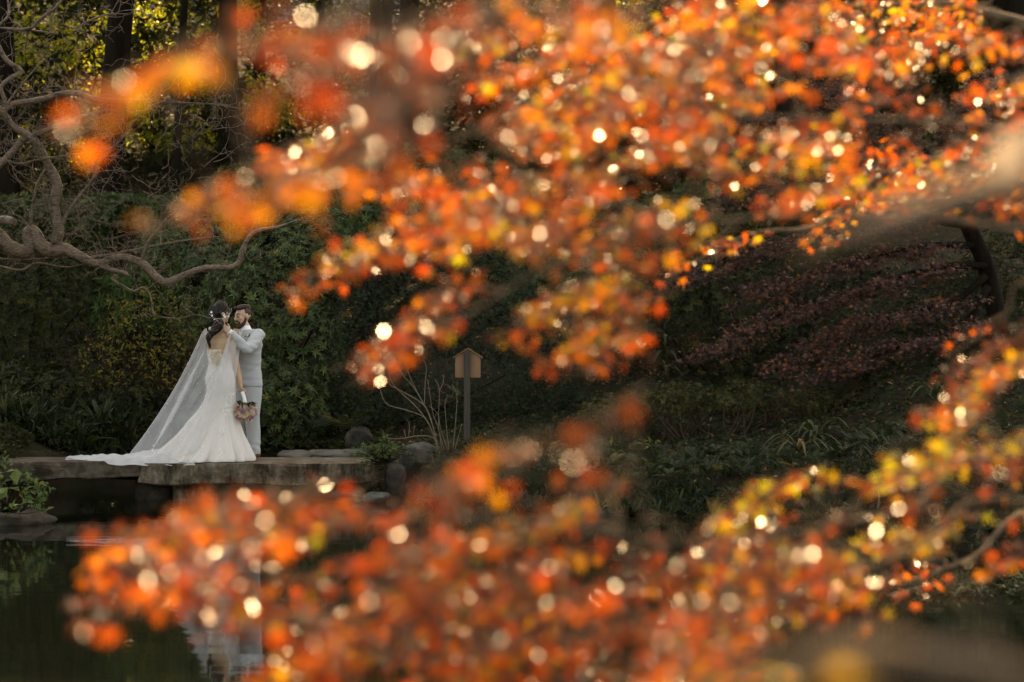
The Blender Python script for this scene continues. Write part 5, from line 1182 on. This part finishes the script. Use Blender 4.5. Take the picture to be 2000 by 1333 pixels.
# leaf layer, shade put into its dark rust tint, behind and before bright sprays
SHADED = [(p, c * (.62 if i_ not in (0, 1, 6) else 0), (d[0] * .78, d[1] * 1.12), .13, .13) for i_, (p, c, d, t, sd_) in enumerate(NEAR[:-1]) if i_ not in (0, 1, 6)]
FARM = [([(1600, -20), (1920, -20), (1920, 70), (1800, 90), (1640, 50)], 1.0, (10.5, 12.5), .5, .2), ([(1630, 400), (1650, 330), (1730, 280), (1830, 300), (1790, 370), (1700, 400)], 1.0, (10.5, 12), .36, .14), ([(1560, 470), (1640, 400), (1800, 370), (1760, 420), (1620, 480)], .5, (11, 13), .55, .2), ([(1270, 560), (1330, 470), (1480, 440), (1500, 470), (1350, 530)], .35, (11, 13), .5, .2), ([(1700, 1170), (1800, 1090), (1860, 1110), (1800, 1180)], .5, (9.5, 10.5), .4, .14)]
def make_leaves(regs, size, dsc=1.0, band=True):
    out, tints, szs, st = [], [], [], []
    for poly, cov, (d0, d1), tm, ts in regs:
        xs, ys = zip(*poly); x0, x1, y0, y1 = min(xs), max(xs), min(ys), max(ys)
        a = .5 * abs(sum(poly[i_][0] * poly[(i_ + 1) % len(poly)][1] - poly[(i_ + 1) % len(poly)][0] * poly[i_][1] for i_ in range(len(poly))))
        pxs = size * FPX / ((d0 + d1) / 2 * dsc); n = max(4, int(cov * ((1.3 if band else 1.0) if dsc > 1 else 1.1) * a / (pxs * pxs * .125))); got = 0; tries = 0
        while got < n and tries < 20000:
            tries += 1; sx, sy = random.uniform(x0, x1), random.uniform(y0, y1)
            if not in_poly(np.array([sx]), np.array([sy]), poly)[0]: continue
            if band and noise.noise(Vector(((sx * .91 - sy * .41) / 420, (sx * .41 + sy * .91) / 62, d0))) < -.24 + random.random() * .24: continue
            Y = random.uniform(d0, d1) * dsc; k = random.randint(3, 8); L = pxs * k * .36; an = random.gauss(2.72, .22); dx, dy = math.cos(an) * L, math.sin(an) * L
            u = np.arange(k) / max(1, k - 1) - .5; lx = sx + dx * u + rng.normal(size=k) * pxs * .22; ly = sy + dy * u + rng.normal(size=k) * pxs * .22 + pxs * .12
            ok = in_poly(lx, ly, poly) | (rng.random(k) < .15)
            if ok.sum() < 2: continue
            t0_ = random.gauss(tm + (.03 if band else 0), ts * .9)
            Yk = Y + rng.normal(size=k) * .05 * Y / 5
            pts = np.array([P(a_, b_, c_) for a_, b_, c_ in zip(lx, ly, Yk)])[ok]
            out.append(pts); tints.append(np.clip(rng.normal(t0_, ts * .8, len(pts)), 0.0, 1)); szs.append(size * rng.uniform(.6, 1.3, len(pts)))
            st.append((P(sx - dx * .62, sy - dy * .62 - pxs * .1, Y), P(sx, sy, Y), P(sx + dx * .45, sy + dy * .45, Y))); got += len(pts)
    return np.vstack(out), np.concatenate(tints), np.concatenate(szs), st
LEAFVAR = []
def maple_tree(label, base, limbs, regs, size, trunk, maxparts, name='autumn_maple'):
    root = empty(name, base, label, 'tree', 'autumn maples in the foreground')
    V, F = tube(*catmull(*trunk, 6), 14); link('trunk', mesh_np(V, F, M['bark_maple'], smooth=True), root)
    cl = []
    for q, r0, r1 in limbs:
        c, rr = catmull(q, np.linspace(r0, r1, len(q)), 6); V, F = tube(c, rr, 9); link('branch', mesh_np(V, F, M['bark_maple'], smooth=True), root); cl.append(c)
    cl = np.vstack(cl)
    Pn, T_, S_, st = make_leaves(regs, size, 1.12 if size < .07 else 1)
    if size < .07:
        p2, t2, s2, st2 = make_leaves(SHADED, size, 1.12, False); Pn = np.vstack([Pn, p2]); T_ = np.concatenate([T_, t2]); S_ = np.concatenate([S_, s2]); st = st + st2
    n = len(Pn)
    N = unit(np.tile([.0, -.32, 1.], (n, 1)) + rng.normal(size=(n, 3)) * .40); d = np.tile([-.6, -.25, -.55], (n, 1)) + rng.normal(size=(n, 3)) * .55; R = frames(d, N)
    show = S_ / Pn[:, 1] * ((np.abs(Pn[:, 0] / Pn[:, 1]) < .21) & (np.abs((Pn[:, 2] - CAMZ) / Pn[:, 1] + .01) < .14)); big = np.argsort(-show)[:maxparts]; rest = np.setdiff1d(np.arange(n), big)
    V, F = scatter(*MAPLE7, Pn[rest], R[rest], S_[rest]); link('foliage', mesh_np(V, F, M['leaf_orange'], np.repeat(T_[rest], len(MAPLE7[0])), smooth=False), root, kind='stuff')
    if not LEAFVAR:
        for k in range(15): LEAFVAR.append(mesh_np(maple_t(7, .06 + .05 * (k % 3))[0], MAPLE7[1], M['leaf_orange'], np.full(len(MAPLE7[0]), k / 14)))
    for k in big:
        o = bpy.data.objects.new('leaf', LEAFVAR[int(round(T_[k] * 14))]); COL.objects.link(o); o.parent = root
        mt = Matrix([[*R[k][r_] * S_[k], Pn[k][r_] - base[r_]] for r_ in range(3)] + [[0, 0, 0, 1]]); o.matrix_local = mt
    tws = []
    for a, b_, c in st:
        q = cl[np.argmin(np.sum((cl - a) ** 2 * [1, .6, 1.5], 1))]
        pts = [q, (q + a) / 2 + [0, 0, .03], a, b_, c] if np.linalg.norm(q - a) < .3 else [a, b_, c]
        tws.append(tube(*catmull(pts, np.linspace(.0022, .0008, len(pts)), 3), 4, caps=False))
    V, F = merge(tws); link('twigs', mesh_np(V, F, M['bark_maple'], smooth=True), root, kind='stuff')
    print('maple leaves', n); return root
TB = np.array([2.7, 5.4, float(gz(2.7, 5.4))])
THIN = .26
limbs = [([TB + [0, 0, 2.0], P(2150, 300, 6.0), P(1900, 240, 6.3), P(1500, 230, 6.3), P(1100, 170, 6.1), P(850, 290, 5.9), P(560, 350, 5.9)], .03, .003), ([TB + [0, 0, 1.7], P(2100, 460, 6), P(1700, 420, 6.2), P(1350, 440, 6), P(1080, 520, 5.8), P(900, 620, 5.6), P(730, 710, 5.5)], .025, .003),
         ([TB + [0, 0, .7], P(2050, 990, 5.9), P(1800, 1070, 5.7), P(1450, 1190, 5.3), P(1100, 1250, 5.0), P(760, 1300, 4.8)], .022, .003), ([TB + [0, 0, .9], P(2050, 900, 5.8), P(1750, 1000, 5.6), P(1350, 1060, 5.2), P(950, 1010, 4.9), P(600, 1030, 4.8), P(320, 1120, 4.7)], .02, .003),
         ([TB + [0, 0, 1.3], P(2100, 560, 6.9), P(1960, 620, 7), P(1850, 720, 7), P(1880, 830, 7)], .018, .003), ([TB + [0, -.2, 1.9], P(2250, 290, 2.9), P(1960, 365, 2.3), P(1800, 412, 2.2), P(1660, 458, 2.2), P(1560, 495, 2.25)], .034, .007),
         ([TB + [0, -.1, 2.3], P(2300, -150, 3.3), P(1700, -60, 3.0), P(1000, 30, 2.8), P(650, 70, 2.7), P(400, 110, 2.7), P(180, 220, 2.7)], .024, .002), ([P(1000, 30, 2.8), P(850, 180, 2.9), P(700, 300, 3.1), P(520, 370, 3.2), P(380, 420, 3.2)], .010, .002),
         ([TB + [0, -.3, .6], P(2300, 1420, 2.6), P(2000, 1335, 1.9), P(1820, 1290, 1.8), P(1680, 1275, 1.75), P(1500, 1310, 1.7), P(1380, 1350, 1.7)], .024, .006)]
limbs = [(q, a * (.8 if k in (5, 8) else THIN), b_ * .7) for k, (q, a, b_) in enumerate(limbs)]
maple_tree('blurred orange maple close to the camera, its leafy sprays filling the right', TB, limbs, NEAR, .059, ([TB - [0, 0, .2], TB + [.03, 0, .8], TB + [-.03, .05, 1.7], TB + [.1, 0, 3.2], TB + [.3, .3, 5]], [.14, .11, .09, .07, .03]), 290)
TB2 = np.array([4.3, 13.2, .0]); TB2[2] = max(-.4, float(gz(4.3, 13.2)))
limbs2 = [([TB2 + [0, 0, 3.0], P(2150, 120, 12), P(1900, 20, 11.5), P(1760, 10, 11.5), P(1620, 20, 11.5)], .04, .004), ([TB2 + [0, 0, 2.2], P(2100, 380, 12), P(1900, 320, 11.5), P(1750, 330, 11.3), P(1600, 440, 11.8), P(1460, 460, 12), P(1290, 550, 12)], .035, .003), ([TB2 + [0, 0, .9], P(2080, 1000, 10.4), P(1900, 1090, 10), P(1740, 1150, 10)], .02, .003)]
maple_tree('smaller-looking sharper orange maple sprays at the upper right, farther off', TB2, limbs2, FARM, .072, ([TB2 - [0, 0, .4], TB2 + [0, 0, 1.2], TB2 + [-.1, 0, 2.6], TB2 + [.1, .1, 5]], [.15, .12, .10, .04]), 150)
